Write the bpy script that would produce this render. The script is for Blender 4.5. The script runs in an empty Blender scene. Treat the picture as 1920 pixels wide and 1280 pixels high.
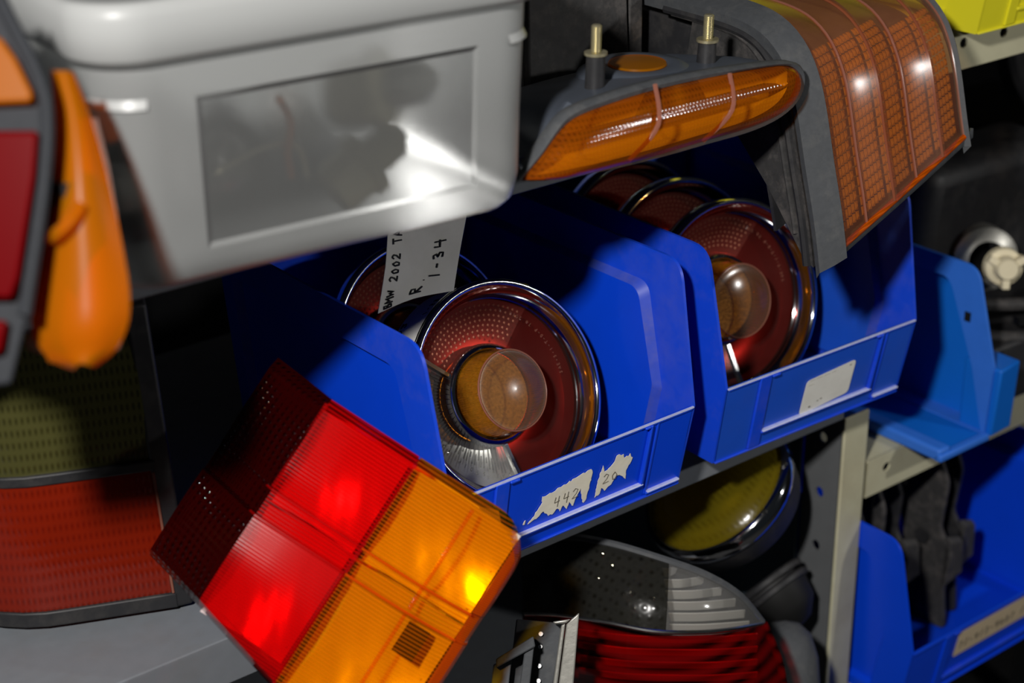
import bpy, math, random
from mathutils import Vector as V, Matrix
random.seed(7)
S = bpy.context.scene
COL = S.collection
PI = math.pi

# ------------------------------------------------------------------ camera
RIGHT = V((.7796, -.6262, -.0106)).normalized()
FWD = V((.5679, .7136, -.4101)).normalized()
RIGHT = (RIGHT - FWD * RIGHT.dot(FWD)).normalized()
DOWN = FWD.cross(RIGHT)
CAM = V((-.8203, -.8310, .6394))
FPX = 3300.0
cd = bpy.data.cameras.new('camera'); cam = bpy.data.objects.new('camera', cd); COL.objects.link(cam)
m = Matrix.Identity(4)
m.col[0][:3] = RIGHT; m.col[1][:3] = -DOWN; m.col[2][:3] = -FWD; m.col[3][:3] = CAM
cam.matrix_world = m
cd.sensor_width = 36; cd.lens = FPX / 1920 * 36; cd.clip_start = .05; cd.clip_end = 50
cd.dof.use_dof = True; cd.dof.focus_distance = 1.235; cd.dof.aperture_fstop = 4.8
S.camera = cam

# ------------------------------------------------------------------ world, light, exposure
w = bpy.data.worlds.new('world'); S.world = w; w.use_nodes = True
w.node_tree.nodes['Background'].inputs[0].default_value = (.75, .88, 1, 1)
w.node_tree.nodes['Background'].inputs[1].default_value = .008
def lamp(name, loc, target, size, power, col):
    d = bpy.data.lights.new(name, 'AREA'); d.shape = 'DISK'; d.size = size; d.energy = power; d.color = col
    o = bpy.data.objects.new(name, d); COL.objects.link(o); o.location = loc
    o.rotation_euler = (V(target) - V(loc)).to_track_quat('-Z', 'Y').to_euler(); return o
lamp('work_lamp', (-1.05, -.70, .93), (-.05, 0, .05), .08, 19, (1, .97, .93))
lamp('work_lamp', (.80, -1.15, .64), (-.15, 0, .1), .06, 4.5, (1, .98, .95))
S.view_settings.view_transform = 'Standard'; S.view_settings.look = 'None'
S.view_settings.gamma = 1; S.view_settings.exposure = .2; S.view_settings.use_curve_mapping = False
S.cycles.max_bounces = 10; S.cycles.transparent_max_bounces = 16; S.cycles.use_denoising = True
S.cycles.caustics_reflective = False; S.cycles.caustics_refractive = False

def at(px, py, d):
    """a point of the place, seen at (px, py) of the 1920x1280 frame, d metres deep"""
    return CAM + RIGHT * ((px - 960) / FPX * d) + DOWN * ((py - 640) / FPX * d) + FWD * d
def on(px, py, axis, val):
    r = RIGHT * ((px - 960) / FPX) + DOWN * ((py - 640) / FPX) + FWD
    return CAM + r * ((val - CAM[axis]) / r[axis])

# ------------------------------------------------------------------ materials
MATS = {}
class NT:
    def __init__(s, name):
        s.m = bpy.data.materials.new(name); s.m.use_nodes = True; s.t = s.m.node_tree; s.t.nodes.clear()
        s.out = s.t.nodes.new('ShaderNodeOutputMaterial'); MATS[name] = s.m
    def n(s, ty, **kw):
        x = s.t.nodes.new(ty)
        for k, v in kw.items():
            if k.startswith('i_'):
                x.inputs[int(k[2:]) if k[2:].isdigit() else k[2:]].default_value = v
            else: setattr(x, k, v)
        return x
    def l(s, a, b): s.t.links.new(a, b)
    def math(s, op, a, b=None):
        x = s.t.nodes.new('ShaderNodeMath'); x.operation = op
        for i, q in enumerate((a, b)):
            if q is None: continue
            if isinstance(q, (int, float)): x.inputs[i].default_value = q
            else: s.l(q, x.inputs[i])
        return x.outputs[0]
def c4(c): return (c[0], c[1], c[2], 1)

def plastic(name, col, rough=.4, spec=.5, noise=.12, scale=60, bump=.0, dust=None, dust_amt=.0, metal=0):
    N = NT(name); p = N.n('ShaderNodeBsdfPrincipled')
    p.inputs['Roughness'].default_value = rough; p.inputs['Metallic'].default_value = metal
    p.inputs['Specular IOR Level'].default_value = spec
    tc = N.n('ShaderNodeTexCoord'); nz = N.n('ShaderNodeTexNoise'); nz.inputs['Scale'].default_value = scale; nz.inputs['Detail'].default_value = 6
    N.l(tc.outputs['Object'], nz.inputs['Vector'])
    mx = N.n('ShaderNodeMix', data_type='RGBA')
    mx.inputs[6].default_value = c4([q * (1 - noise) for q in col]); mx.inputs[7].default_value = c4([min(1, q * (1 + noise)) for q in col])
    N.l(nz.outputs[0], mx.inputs[0]); colout = mx.outputs[2]
    if dust:
        n2 = N.n('ShaderNodeTexNoise'); n2.inputs['Scale'].default_value = scale * .35; n2.inputs['Detail'].default_value = 9; n2.inputs['Roughness'].default_value = .7
        N.l(tc.outputs['Object'], n2.inputs['Vector'])
        rp = N.n('ShaderNodeMapRange'); rp.inputs[1].default_value = .48; rp.inputs[2].default_value = .75; rp.inputs[4].default_value = dust_amt
        N.l(n2.outputs[0], rp.inputs[0])
        m2 = N.n('ShaderNodeMix', data_type='RGBA'); m2.inputs[7].default_value = c4(dust)
        N.l(rp.outputs[0], m2.inputs[0]); N.l(colout, m2.inputs[6]); colout = m2.outputs[2]
        rr = N.math('ADD', N.math('MULTIPLY', rp.outputs[0], .35), rough); N.l(rr, p.inputs['Roughness'])
    N.l(colout, p.inputs['Base Color'])
    if bump:
        b = N.n('ShaderNodeBump'); b.inputs['Strength'].default_value = bump; b.inputs['Distance'].default_value = .0006
        N.l(nz.outputs[0], b.inputs['Height']); N.l(b.outputs[0], p.inputs['Normal'])
    N.l(p.outputs[0], N.out.inputs[0]); return N.m

def lens(name, trans, diff, clear=.55, rough=.08, pitch=(0, 0, 0), bump=.5, fres=1.46, haze=0, hazecol=(.6, .4, .35), mod=.5, dist=.0006):
    """coloured lamp lens: tinted see-through sheet with a moulded prism grid on it and a glossy skin"""
    N = NT(name)
    t = N.n('ShaderNodeBsdfTransparent'); t.inputs[0].default_value = c4(trans)
    d = N.n('ShaderNodeBsdfDiffuse'); d.inputs[0].default_value = c4(diff)
    tl = N.n('ShaderNodeBsdfTranslucent'); tl.inputs[0].default_value = c4(diff)
    g = N.n('ShaderNodeBsdfGlossy'); g.inputs['Roughness'].default_value = rough
    dm = N.n('ShaderNodeMixShader'); dm.inputs[0].default_value = .4; N.l(d.outputs[0], dm.inputs[1]); N.l(tl.outputs[0], dm.inputs[2])
    mx = N.n('ShaderNodeMixShader'); mx.inputs[0].default_value = clear; N.l(dm.outputs[0], mx.inputs[1]); N.l(t.outputs[0], mx.inputs[2])
    fr = N.n('ShaderNodeFresnel'); fr.inputs[0].default_value = fres
    tc = N.n('ShaderNodeTexCoord')
    if any(pitch):
        sp = N.n('ShaderNodeSeparateXYZ'); N.l(tc.outputs['Object'], sp.inputs[0])
        h = None
        for i, q in enumerate(pitch):
            if not q: continue
            sn = N.math('ADD', N.math('MULTIPLY', N.math('SINE', N.math('MULTIPLY', sp.outputs[i], 2 * PI / q)), .5), .5)
            h = sn if h is None else N.math('MULTIPLY', h, sn)
        b = N.n('ShaderNodeBump'); b.inputs['Strength'].default_value = bump; b.inputs['Distance'].default_value = dist
        N.l(h, b.inputs['Height'])
        for x in (d, tl, g): N.l(b.outputs[0], x.inputs['Normal'])
        N.l(N.math('ADD', N.math('MULTIPLY', h, clear * mod), clear * (1 - mod * .5)), mx.inputs[0])
    fin = mx.outputs[0]
    if haze:
        nz = N.n('ShaderNodeTexNoise'); nz.inputs['Scale'].default_value = 25; nz.inputs['Detail'].default_value = 8; N.l(tc.outputs['Object'], nz.inputs[0])
        hz = N.n('ShaderNodeBsdfDiffuse'); hz.inputs[0].default_value = c4(hazecol)
        ms = N.n('ShaderNodeMixShader'); N.l(N.math('MULTIPLY', nz.outputs[0], haze * 2), ms.inputs[0]); N.l(fin, ms.inputs[1]); N.l(hz.outputs[0], ms.inputs[2]); fin = ms.outputs[0]
    ge_ = N.n('ShaderNodeNewGeometry')      # the inner face of the thin sheet has no second gloss
    ff = N.math('MULTIPLY', fr.outputs[0], N.math('SUBTRACT', 1.0, ge_.outputs['Backfacing']))
    fm = N.n('ShaderNodeMixShader'); N.l(ff, fm.inputs[0]); N.l(fin, fm.inputs[1]); N.l(g.outputs[0], fm.inputs[2])
    N.l(fm.outputs[0], N.out.inputs[0]); return N.m

BLUE = (.002, .055, .68)
plastic('blue_plastic', BLUE, .34, .4, .05, 40)
plastic('blue_rim', (.006, .060, .66), .38, .45, .06, 60, dust=(.22, .18, .20), dust_amt=.14)
plastic('blue_worn', (.010, .080, .56), .42, .45, .1, 30, dust=(.08, .08, .14), dust_amt=.12)
plastic('light_blue_plastic', (.004, .13, .58), .42, .4, .06, 30)
plastic('light_blue_rim', (.03, .16, .66), .5, .4, .1, 50)
plastic('yellow_plastic', (.72, .66, .02), .4, .45, .05, 30)
plastic('black_plastic', (.018, .018, .020), .5, .4, .3, 90, .25, dust=(.10, .09, .08), dust_amt=.35)
plastic('dusty_black', (.035, .034, .034), .65, .3, .4, 160, .5, dust=(.16, .14, .13), dust_amt=.5)
plastic('matte_black', (.006, .006, .006), .6, .3)
plastic('gasket', (.060, .064, .070), .6, .35, .18, 220, .35, dust=(.2, .19, .17), dust_amt=.2)
plastic('slate_plastic', (.06, .07, .09), .38, .4, .2, 40)
plastic('shelf_paint', (.17, .185, .205), .45, .4, .1, 90, .1, dust=(.16, .14, .13), dust_amt=.3)
plastic('post_paint', (.115, .12, .125), .45, .4, .12, 60, .1)
plastic('panel_paint', (.10, .135, .16), .55, .3, .1, 10)
plastic('cream_paint', (.50, .48, .33), .5, .4, .12, 40, .1, dust=(.25, .16, .08), dust_amt=.25)
plastic('white_paper', (.72, .71, .66), .75, .2, .08, 70, .15, dust=(.45, .42, .36), dust_amt=.25)
plastic('tan_paper', (.56, .45, .30), .75, .2, .1, 60, dust=(.3, .24, .17), dust_amt=.3)
plastic('torn_paper', (.78, .73, .60), .8, .2, .1, 120, .4, dust=(.75, .76, .78), dust_amt=.6)
plastic('ink', (.012, .012, .015), .6, .2)
plastic('faded_ink', (.10, .09, .07), .7, .2)
plastic('faint_ink', (.33, .31, .27), .7, .2)
plastic('chrome', (.86, .87, .90), .07, .5, .02, 30, metal=1)
plastic('dull_chrome', (.62, .62, .62), .22, .5, .12, 80, metal=1)
plastic('dusty_steel', (.42, .41, .37), .38, .5, .2, 200, .3, metal=.6)
plastic('brass', (.62, .56, .36), .32, .5, .15, 200, .3, metal=.8)
plastic('cream_socket', (.72, .64, .44), .5, .4, .08, 40)
plastic('reflector', (.78, .78, .76), .28, .5, .06, 60, metal=.55)
plastic('fleck_reflector', (.36, .33, .28), .4, .5, .7, 420, .9, metal=.3)
plastic('dark_gasket', (.020, .022, .026), .7, .2, .2, 200, .3)
plastic('mirror_facets', (.98, .98, .96), .32, .5, .04, 60, metal=.5)
plastic('soft_reflector', (.62, .60, .56), .5, .5, .1, 60, metal=.2)
plastic('dark_reflector', (.20, .19, .18), .4, .5, .2, 60, metal=.3)
plastic('orange_wire', (.75, .22, .08), .5)
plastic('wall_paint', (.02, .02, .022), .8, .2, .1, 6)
plastic('dusty_blue', (.035, .075, .50), .5, .45, .15, 120, dust=(.20, .17, .20), dust_amt=.3)
plastic('worn_edge', (.48, .52, .78), .5, .4, .2, 200)
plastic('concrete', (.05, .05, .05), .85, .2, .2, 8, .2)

lens('red_lens', (.985, .20, .20), (.85, .003, .004), .80, .07, (0, .0024, 0), .35, mod=.7)
lens('red_smooth_lens', (.97, .16, .16), (.80, .003, .005), .72, .12, (0, .0022, 0), .10, mod=.3)
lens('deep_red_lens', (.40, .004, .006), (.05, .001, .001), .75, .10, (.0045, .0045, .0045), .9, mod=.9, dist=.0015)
lens('amber_lens', (1, .74, .06), (1, .25, .002), .93, .08, (0, .0024, 0), .22, mod=.4)
lens('amber_edge_lens', (1, .5, .02), (1, .17, .003), .45, .12, (0, .0014, 0), .6, mod=.6)
lens('signal_lens', (1, .55, .05), (.60, .12, .003), .70, .13, (.0030, 0, .0030), .18, mod=.35)
lens('corner_lens', (.985, .82, .60), (.30, .085, .03), .90, .19, (0, 0, 0), 0, fres=1.32, haze=.09, hazecol=(.40, .20, .15))
lens('rib_lens', (.8, .3, .15), (.5, .22, .15), .35, .2)
lens('dot_lens', (.9, .4, .25), (.72, .30, .19), .2, .15)
lens('round_red_lens', (.40, .075, .062), (.06, .010, .010), .80, .09, (0, 0, 0), 0, haze=.05, hazecol=(.30, .11, .09))
lens('round_amber_lens', (.95, .50, .08), (.36, .16, .01), .62, .10, (.0016, .0016, 0), .35)
lens('round_lit_lens', (.56, .13, .105), (.24, .062, .050), .70, .09, (0, 0, 0), 0, haze=.06, hazecol=(.40, .16, .12))  # pinker, hazier copy of the round red lens, with light painted into it
lens('dome_lens', (.84, .54, .24), (.12, .07, .035), .78, .17, (0, 0, 0), 0, haze=.07, hazecol=(.42, .30, .22))
lens('clear_lens', (.86, .86, .84), (.42, .42, .41), .66, .12, (0, 0, 0), 0)
lens('olive_lens', (.44, .42, .14), (.13, .125, .038), .5, .25, (.0036, .0085, 0), .5, mod=.8)
lens('brick_red_lens', (.75, .04, .010), (.36, .022, .004), .45, .25, (.0036, .0085, 0), .4, mod=.6)
lens('smoke_lens', (.66, .64, .58), (.05, .05, .045), .80, .12, (.006, .006, .006), .15)
lens('wine_lens', (.97, .20, .20), (.30, .004, .005), .86, .10, (0, 0, .012), .15)
lens('yellow_lens', (.70, .56, .05), (.20, .155, .008), .45, .2, (.006, 0, .006), .10)
lens('far_red_lens', (.8, .006, .012), (.20, .0005, .003), .35, .25, fres=1.12)
lens('far_amber_lens', (1, .40, .006), (.58, .20, .003), .5, .32, fres=1.18)
lens('pane_lens', (.96, .96, .95), (.55, .54, .52), .88, .12)
lens('waffle_lens', (1, .5, .08), (.80, .44, .07), .15, .12)

def make_milky():
    N = NT('milky_plastic')
    t = N.n('ShaderNodeBsdfTransparent'); t.inputs[0].default_value = (.90, .93, .93, 1)
    d = N.n('ShaderNodeBsdfDiffuse'); d.inputs[0].default_value = (.66, .675, .67, 1)
    tl = N.n('ShaderNodeBsdfTranslucent'); tl.inputs[0].default_value = (.70, .715, .70, 1)
    a = N.n('ShaderNodeMixShader'); a.inputs[0].default_value = .45; N.l(d.outputs[0], a.inputs[1]); N.l(tl.outputs[0], a.inputs[2])
    rf = N.n('ShaderNodeBsdfRefraction'); rf.inputs['Roughness'].default_value = .55; rf.inputs['IOR'].default_value = 1.12; rf.inputs[0].default_value = (.92, .94, .94, 1)
    tr = N.n('ShaderNodeMixShader'); tr.inputs[0].default_value = .86; N.l(t.outputs[0], tr.inputs[1]); N.l(rf.outputs[0], tr.inputs[2])
    b = N.n('ShaderNodeMixShader'); b.inputs[0].default_value = .52; N.l(a.outputs[0], b.inputs[1]); N.l(tr.outputs[0], b.inputs[2])
    g = N.n('ShaderNodeBsdfGlossy'); g.inputs['Roughness'].default_value = .36
    f = N.n('ShaderNodeFresnel'); f.inputs[0].default_value = 1.42
    c = N.n('ShaderNodeMixShader'); N.l(f.outputs[0], c.inputs[0]); N.l(b.outputs[0], c.inputs[1]); N.l(g.outputs[0], c.inputs[2])
    N.l(c.outputs[0], N.out.inputs[0]); return b
make_milky()
b = None
def clone_milky(name, fac):
    x = MATS['milky_plastic'].copy(); x.name = name; MATS[name] = x
    mixes = [q for q in x.node_tree.nodes if q.type == 'MIX_SHADER']
    mixes[2].inputs[0].default_value = fac
clone_milky('milky_window', .80); clone_milky('milky_rim', .10)

# ------------------------------------------------------------------ mesh helpers
class MB:
    def __init__(s): s.v = []; s.f = []
    def add(s, vs, fs):
        o = len(s.v); s.v += [tuple(q) for q in vs]; s.f += [tuple(i + o for i in f) for f in fs]; return s
    def box(s, x0, x1, y0, y1, z0, z1):
        return s.add([(x0,y0,z0),(x1,y0,z0),(x1,y1,z0),(x0,y1,z0),(x0,y0,z1),(x1,y0,z1),(x1,y1,z1),(x0,y1,z1)],
                     [(0,3,2,1),(4,5,6,7),(0,1,5,4),(1,2,6,5),(2,3,7,6),(3,0,4,7)])
    def slab(s, ring_a, ring_b):
        """closed solid between two matching outlines"""
        n = len(ring_a)
        return s.add(list(ring_a) + list(ring_b), [tuple(range(n - 1, -1, -1)), tuple(range(n, 2 * n))] +
                     [(i, (i + 1) % n, n + (i + 1) % n, n + i) for i in range(n)])
    def loft(s, rings, closed=True, cap0=False, cap1=False):
        n = len(rings[0]); vs = [p for r in rings for p in r]; fs = []
        for k in range(len(rings) - 1):
            for i in range(n if closed else n - 1):
                j = (i + 1) % n; fs.append((k*n+i, k*n+j, (k+1)*n+j, (k+1)*n+i))
        if cap0: fs.append(tuple(range(n - 1, -1, -1)))
        if cap1: fs.append(tuple(range((len(rings)-1)*n, len(rings)*n)))
        return s.add(vs, fs)
    def lathe(s, prof, n=48, a0=0, a1=2*PI, cap0=False, cap1=False):
        """profile of (r, z) turned about z"""
        full = abs(a1 - a0 - 2*PI) < 1e-6; k = n if full else n + 1
        rings = [[(r*math.cos(a0+(a1-a0)*i/n), r*math.sin(a0+(a1-a0)*i/n), z) for i in range(k)] for r, z in prof]
        return s.loft(rings, full, cap0, cap1)
    def tube(s, path, r, n=6, closed=False):
        path = [V(p) for p in path]; rings = []; N = len(path); up = None
        for i, p in enumerate(path):
            a = path[(i-1) % N] if (closed or i > 0) else p; b2 = path[(i+1) % N] if (closed or i < N-1) else p
            t = (b2 - a).normalized()
            if up is None: up = t.orthogonal().normalized()
            up = (up - t*up.dot(t)); up = up.normalized() if up.length > 1e-6 else t.orthogonal().normalized()
            q = t.cross(up); rr = r[i] if isinstance(r, (list, tuple)) else r
            rings.append([p + up*(rr*math.cos(2*PI*k/n)) + q*(rr*math.sin(2*PI*k/n)) for k in range(n)])
        if closed: rings.append(rings[0]); return s.loft(rings)
        return s.loft(rings, True, True, True)
    def sheet(s, grid, thick, direction=None):
        """a rows x cols grid of points made into a closed sheet; direction = offset vector, else the surface normal"""
        R_, C_ = len(grid), len(grid[0]); g = [[V(p) for p in row] for row in grid]; back = []
        for i in range(R_):
            row = []
            for j in range(C_):
                if direction is not None: nrm = V(direction)
                else:
                    du = g[i][min(j+1, C_-1)] - g[i][max(j-1, 0)]; dv = g[min(i+1, R_-1)][j] - g[max(i-1, 0)][j]
                    nrm = du.cross(dv); nrm = nrm.normalized() if nrm.length > 1e-12 else V((0, 0, 1))
                row.append(g[i][j] - nrm * thick)
            back.append(row)
        n = R_*C_; vs = [p for r in g for p in r] + [p for r in back for p in r]; fs = []
        for i in range(R_-1):
            for j in range(C_-1):
                a = i*C_+j; q = (a, a+1, a+C_+1, a+C_); fs.append(q); fs.append(tuple(n+k for k in reversed(q)))
        edge = [(0, j) for j in range(C_)] + [(i, C_-1) for i in range(1, R_)] + [(R_-1, j) for j in range(C_-2, -1, -1)] + [(i, 0) for i in range(R_-2, 0, -1)]
        idx = [i*C_+j for i, j in edge]
        for k in range(len(idx)):
            a, b_ = idx[k], idx[(k+1) % len(idx)]; fs.append((b_, a, n+a, n+b_))
        return s.add(vs, fs)
    def move(s, M): s.v = [tuple(M @ V(p)) for p in s.v]; return s
    def build(s, name, mat, parent=None, smooth=True, bevel=0, seg=2, kind=None, label=None, angle=35):
        me = bpy.data.meshes.new(name); me.from_pydata(s.v, [], s.f)
        import bmesh
        bm = bmesh.new(); bm.from_mesh(me); bmesh.ops.recalc_face_normals(bm, faces=bm.faces[:]); bm.to_mesh(me); bm.free()
        me.materials.append(MATS[mat])
        o = bpy.data.objects.new(name, me); COL.objects.link(o)
        if parent: o.parent = parent
        if bevel:
            bv = o.modifiers.new('bevel', 'BEVEL'); bv.width = bevel; bv.segments = seg; bv.limit_method = 'ANGLE'; bv.angle_limit = math.radians(30)
        if smooth:
            me.polygons.foreach_set('use_smooth', [True]*len(me.polygons))
            try: me.set_sharp_from_angle(angle=math.radians(angle))
            except Exception: pass
        if kind: o['kind'] = kind
        if label: o['label'] = label
        return o

def tag(o, label, cat, group=None):
    o['label'] = label; o['category'] = cat
    if group: o['group'] = group
    return o
def thing(name, label, cat, M=None, group=None):
    o = bpy.data.objects.new(name, None); o.empty_display_size = .02; COL.objects.link(o)
    if M is not None: o.matrix_world = M
    return tag(o, label, cat, group)
def frame(origin, ex, ey):
    ex = V(ex).normalized(); ey = V(ey); ey = (ey - ex*ey.dot(ex)).normalized(); ez = ex.cross(ey)
    M = Matrix.Identity(4); M.col[0][:3] = ex; M.col[1][:3] = ey; M.col[2][:3] = ez; M.col[3][:3] = V(origin); return M
def crom(pts, n):
    """Catmull-Rom through the points, n samples per span"""
    P = [V(p) for p in pts]; out = []
    for i in range(len(P)-1):
        p0 = P[max(i-1, 0)]; p1 = P[i]; p2 = P[i+1]; p3 = P[min(i+2, len(P)-1)]
        for k in range(n):
            t = k/n; out.append(.5*((2*p1)+(p2-p0)*t+(2*p0-5*p1+4*p2-p3)*t*t+(3*p1-p0-3*p2+p3)*t*t*t))
    out.append(P[-1]); return out
def smooth_grid(ctrl, nu, nv):
    rows = [crom(r, nu) for r in ctrl]; cols = [crom([r[j] for r in rows], nv) for j in range(len(rows[0]))]
    return [[cols[j][i] for j in range(len(cols))] for i in range(len(cols[0]))]
def round_poly(pts, r, n=5):
    """2D polygon with every corner rounded (r number or list)"""
    out = []; N = len(pts)
    for i in range(N):
        p = V((*pts[i], 0)); a = V((*pts[i-1], 0)); b_ = V((*pts[(i+1) % N], 0)); rr = r[i] if isinstance(r, (list, tuple)) else r
        if rr <= 0: out.append((p.x, p.y)); continue
        da = (a-p); db = (b_-p); rr = min(rr, da.length*.45, db.length*.45); s0 = p + da.normalized()*rr; s1 = p + db.normalized()*rr
        for k in range(n+1):
            t = k/n; q = s0*(1-t)**2 + p*(2*t*(1-t)) + s1*t*t; out.append((q.x, q.y))
    return out

# handwriting strokes, each glyph in a 0..1 x 0..1.4 box
GL = {'B': [[(0,0),(0,1.4),(.6,1.3),(.6,.85),(0,.75),(.7,.6),(.7,.1),(0,0)]], 'M': [[(0,0),(.1,1.3),(.45,.5),(.8,1.3),(.9,0)]],
 'W': [[(0,1.2),(.2,.1),(.45,.9),(.7,.1),(.95,1.2)]], '2': [[(0,1.0),(.3,1.3),(.65,1.05),(.5,.6),(0,.05),(.8,.1)]],
 '0': [[(.35,1.1),(.05,.7),(.2,.1),(.55,.1),(.7,.6),(.35,1.1)]], 'T': [[(.4,0),(.4,1.3)],[(-.1,1.25),(.9,1.35)]],
 'A': [[(0,0),(.4,1.35),(.8,0)],[(.15,.5),(.65,.5)]], 'I': [[(.3,0),(.3,1.3)]], 'L': [[(.1,1.3),(.1,0),(.7,.05)]], '1': [[(.2,0),(.5,1.4)]], '-': [[(.1,.6),(.6,.6)]],
 '3': [[(.1,1.2),(.5,1.3),(.55,.9),(.2,.7),(.6,.5),(.5,.05),(.05,.1)]], '4': [[(.15,1.3),(.05,.6),(.7,.65)],[(.6,1.3),(.5,-.1)]],
 'R': [[(.1,0),(.1,1.2),(.6,1.1),(.6,.7),(.1,.6),(.7,0)]], '.': [[(.2,0),(.3,.05)]], '7': [[(.05,1.25),(.6,1.3),(.25,0)]], '5': [[(.6,1.3),(.15,1.3),(.1,.75),(.55,.7),(.5,.1),(.05,.1)]],
 '8': [[(.35,.7),(.05,1),(.35,1.3),(.6,1),(.05,.35),(.35,0),(.65,.35),(.35,.7)]], '9': [[(.6,.9),(.3,.7),(.1,1),(.35,1.3),(.6,1),(.5,0)]],
 'S': [[(.6,1.2),(.2,1.3),(.1,.9),(.55,.55),(.5,.1),(.05,.1)]], 'E': [[(.6,1.3),(.05,1.3),(.05,0),(.6,0)],[(.05,.65),(.5,.65)]], 'D': [[(.05,0),(.05,1.3),(.5,1.1),(.6,.6),(.45,.1),(.05,0)]],
 'P': [[(.05,0),(.05,1.3),(.55,1.2),(.55,.75),(.05,.65)]], 'V': [[(0,1.3),(.35,0),(.7,1.3)]], '/': [[(0,-.1),(.5,1.4)]], '6': [[(.6,1.2),(.2,.9),(.1,.3),(.4,0),(.6,.35),(.15,.5)]], ' ': []}
def write(mb, text, fn, size, r, jit=0):
    """text as thin ink strokes; fn maps (x, y) of the line of writing to a point"""
    x = 0
    for ch in text:
        for st in GL.get(ch, []):
            pts = []
            for (a, b_), (c_, d_) in zip(st[:-1], st[1:]): pts += [(a, b_), ((a+c_)/2, (b_+d_)/2)]
            pts.append(st[-1])
            mb.tube([fn((x + a*.8)*size + random.uniform(-jit, jit), b_*.75*size + random.uniform(-jit, jit)) for a, b_ in pts], r, 4)
        x += .95
    return mb

# ------------------------------------------------------------------ the room
def structure(name, mb, mat):
    o = mb.build(name, mat, smooth=False); o['kind'] = 'structure'; return o
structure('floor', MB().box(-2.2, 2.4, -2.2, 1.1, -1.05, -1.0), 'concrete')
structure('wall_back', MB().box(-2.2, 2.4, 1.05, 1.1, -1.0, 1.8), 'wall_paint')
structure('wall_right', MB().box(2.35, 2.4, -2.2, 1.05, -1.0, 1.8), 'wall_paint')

# ------------------------------------------------------------------ shelving
YF, YB = .036, .46
def holed_plate(mb, origin, ea, eb, wa, n, step, rad, thick, normal, off=0.5):
    """strip of n square cells along eb, width wa along ea, one round hole in each cell"""
    ea, eb, nn, o = V(ea), V(eb), V(normal), V(origin)
    for k in range(n):
        sq, ins = [], []
        for i in range(8):
            a = i*PI/4; ca, sa = math.cos(a), math.sin(a); mxx = max(abs(ca), abs(sa))
            p = o + ea*(wa*(.5 + .5*ca/mxx)) + eb*(step*(k + .5 + .5*sa/mxx)); sq.append(p)
            ins.append(o + ea*(wa*off + rad*ca) + eb*(step*(k+.5) + rad*1.15*sa))
        mb.loft([[p for p in sq], [p for p in ins], [p - nn*thick for p in ins], [p - nn*thick for p in sq]])
    a, b_ = o, o + eb*(step*n)
    mb.add([a, b_, b_-nn*thick, a-nn*thick], [(0,1,2,3)]); mb.add([q + ea*wa for q in (a, b_, b_-nn*thick, a-nn*thick)], [(0,1,2,3)])
def angle_post(parent, x, front_mat='cream_paint'):
    z0, n, st = -1.0, 18, .0536
    mb = MB(); holed_plate(mb, (x, YF+.003, z0), (0,1,0), (0,0,1), .040, n, st, .0045, .002, (-1,0,0)); mb.build('post_web', 'post_paint', parent, False)
    mb = MB(); mb.box(x-.0005, x+.030, YF-.001, YF+.002, z0, z0+n*st); mb.build('post_flange', front_mat, parent, True, .0009)
    mb = MB()
    for k in range(6): mb.box(x+.001, x+.010, YF-.0016, YF-.0008, z0+.62+k*.31, z0+.628+k*.31)
def shelf_board(name, parent, x0, x1, z, mat, lip=.035, holes=False):
    mb = MB(); mb.box(x0, x1, YF, YB, z-.0025, z); mb.box(x0, x1, YB-.002, YB, z-lip, z)
    if not holes: mb.box(x0, x1, YF, YF+.002, z-lip, z-.001); mb.box(x0, x1, YF, YF+.012, z-lip, z-lip+.002)
    o = mb.build('shelf', mat, parent, True, .0022, 3)
    if holes:
        mb = MB(); n = int((x1-x0)/.05); holed_plate(mb, (x0, YF-.0005, z-lip), (0,0,1), (1,0,0), lip, n, (x1-x0)/n, .0045, .002, (0,-1,0), .62); mb.build('shelf_lip', mat, parent, False)
    return o
U1 = thing('shelving_unit', 'grey steel shelving unit carrying the clear box and two blue bins', 'shelving', Matrix.Translation((0,0,0)))
shelf_board('shelf', U1, -.95, .228, .282, 'shelf_paint'); shelf_board('shelf', U1, -.95, .228, 0, 'shelf_paint'); shelf_board('shelf', U1, -.95, .228, -.315, 'shelf_paint')
angle_post(U1, .230); 
mb = MB(); mb.box(.226, .229, .08, YB, -1.0, -.036); mb.build('side_panel', 'panel_paint', U1, False)
for (px_, py_) in ((-.955, YF), (-.955, YB-.03), (.232, YB-.03)):
    mb = MB(); mb.box(px_, px_+.03, py_, py_+.003, -1, 1.7); mb.box(px_, px_+.003, py_, py_+.04, -1, 1.7); mb.build('rear_post', 'post_paint', U1, False)
U2 = thing('shelving_unit', 'cream steel shelving unit behind the post, under the yellow bin', 'shelving', Matrix.Translation((0,0,0)))
shelf_board('shelf', U2, .264, 1.2, .284, 'cream_paint', .036, True)
shelf_board('shelf', U2, .264, 1.2, -.088, 'cream_paint', .036, True); shelf_board('shelf', U2, .264, 1.2, -.322, 'cream_paint', .036, True)
for (px_, py_) in ((1.18, YF), (1.18, YB-.04), (.262, YB-.04)):
    mb = MB(); mb.box(px_, px_+.03, py_, py_+.003, -1, 1.7); mb.box(px_, px_+.003, py_, py_+.04, -1, 1.7); mb.build('post', 'post_paint', U2, False)

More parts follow.
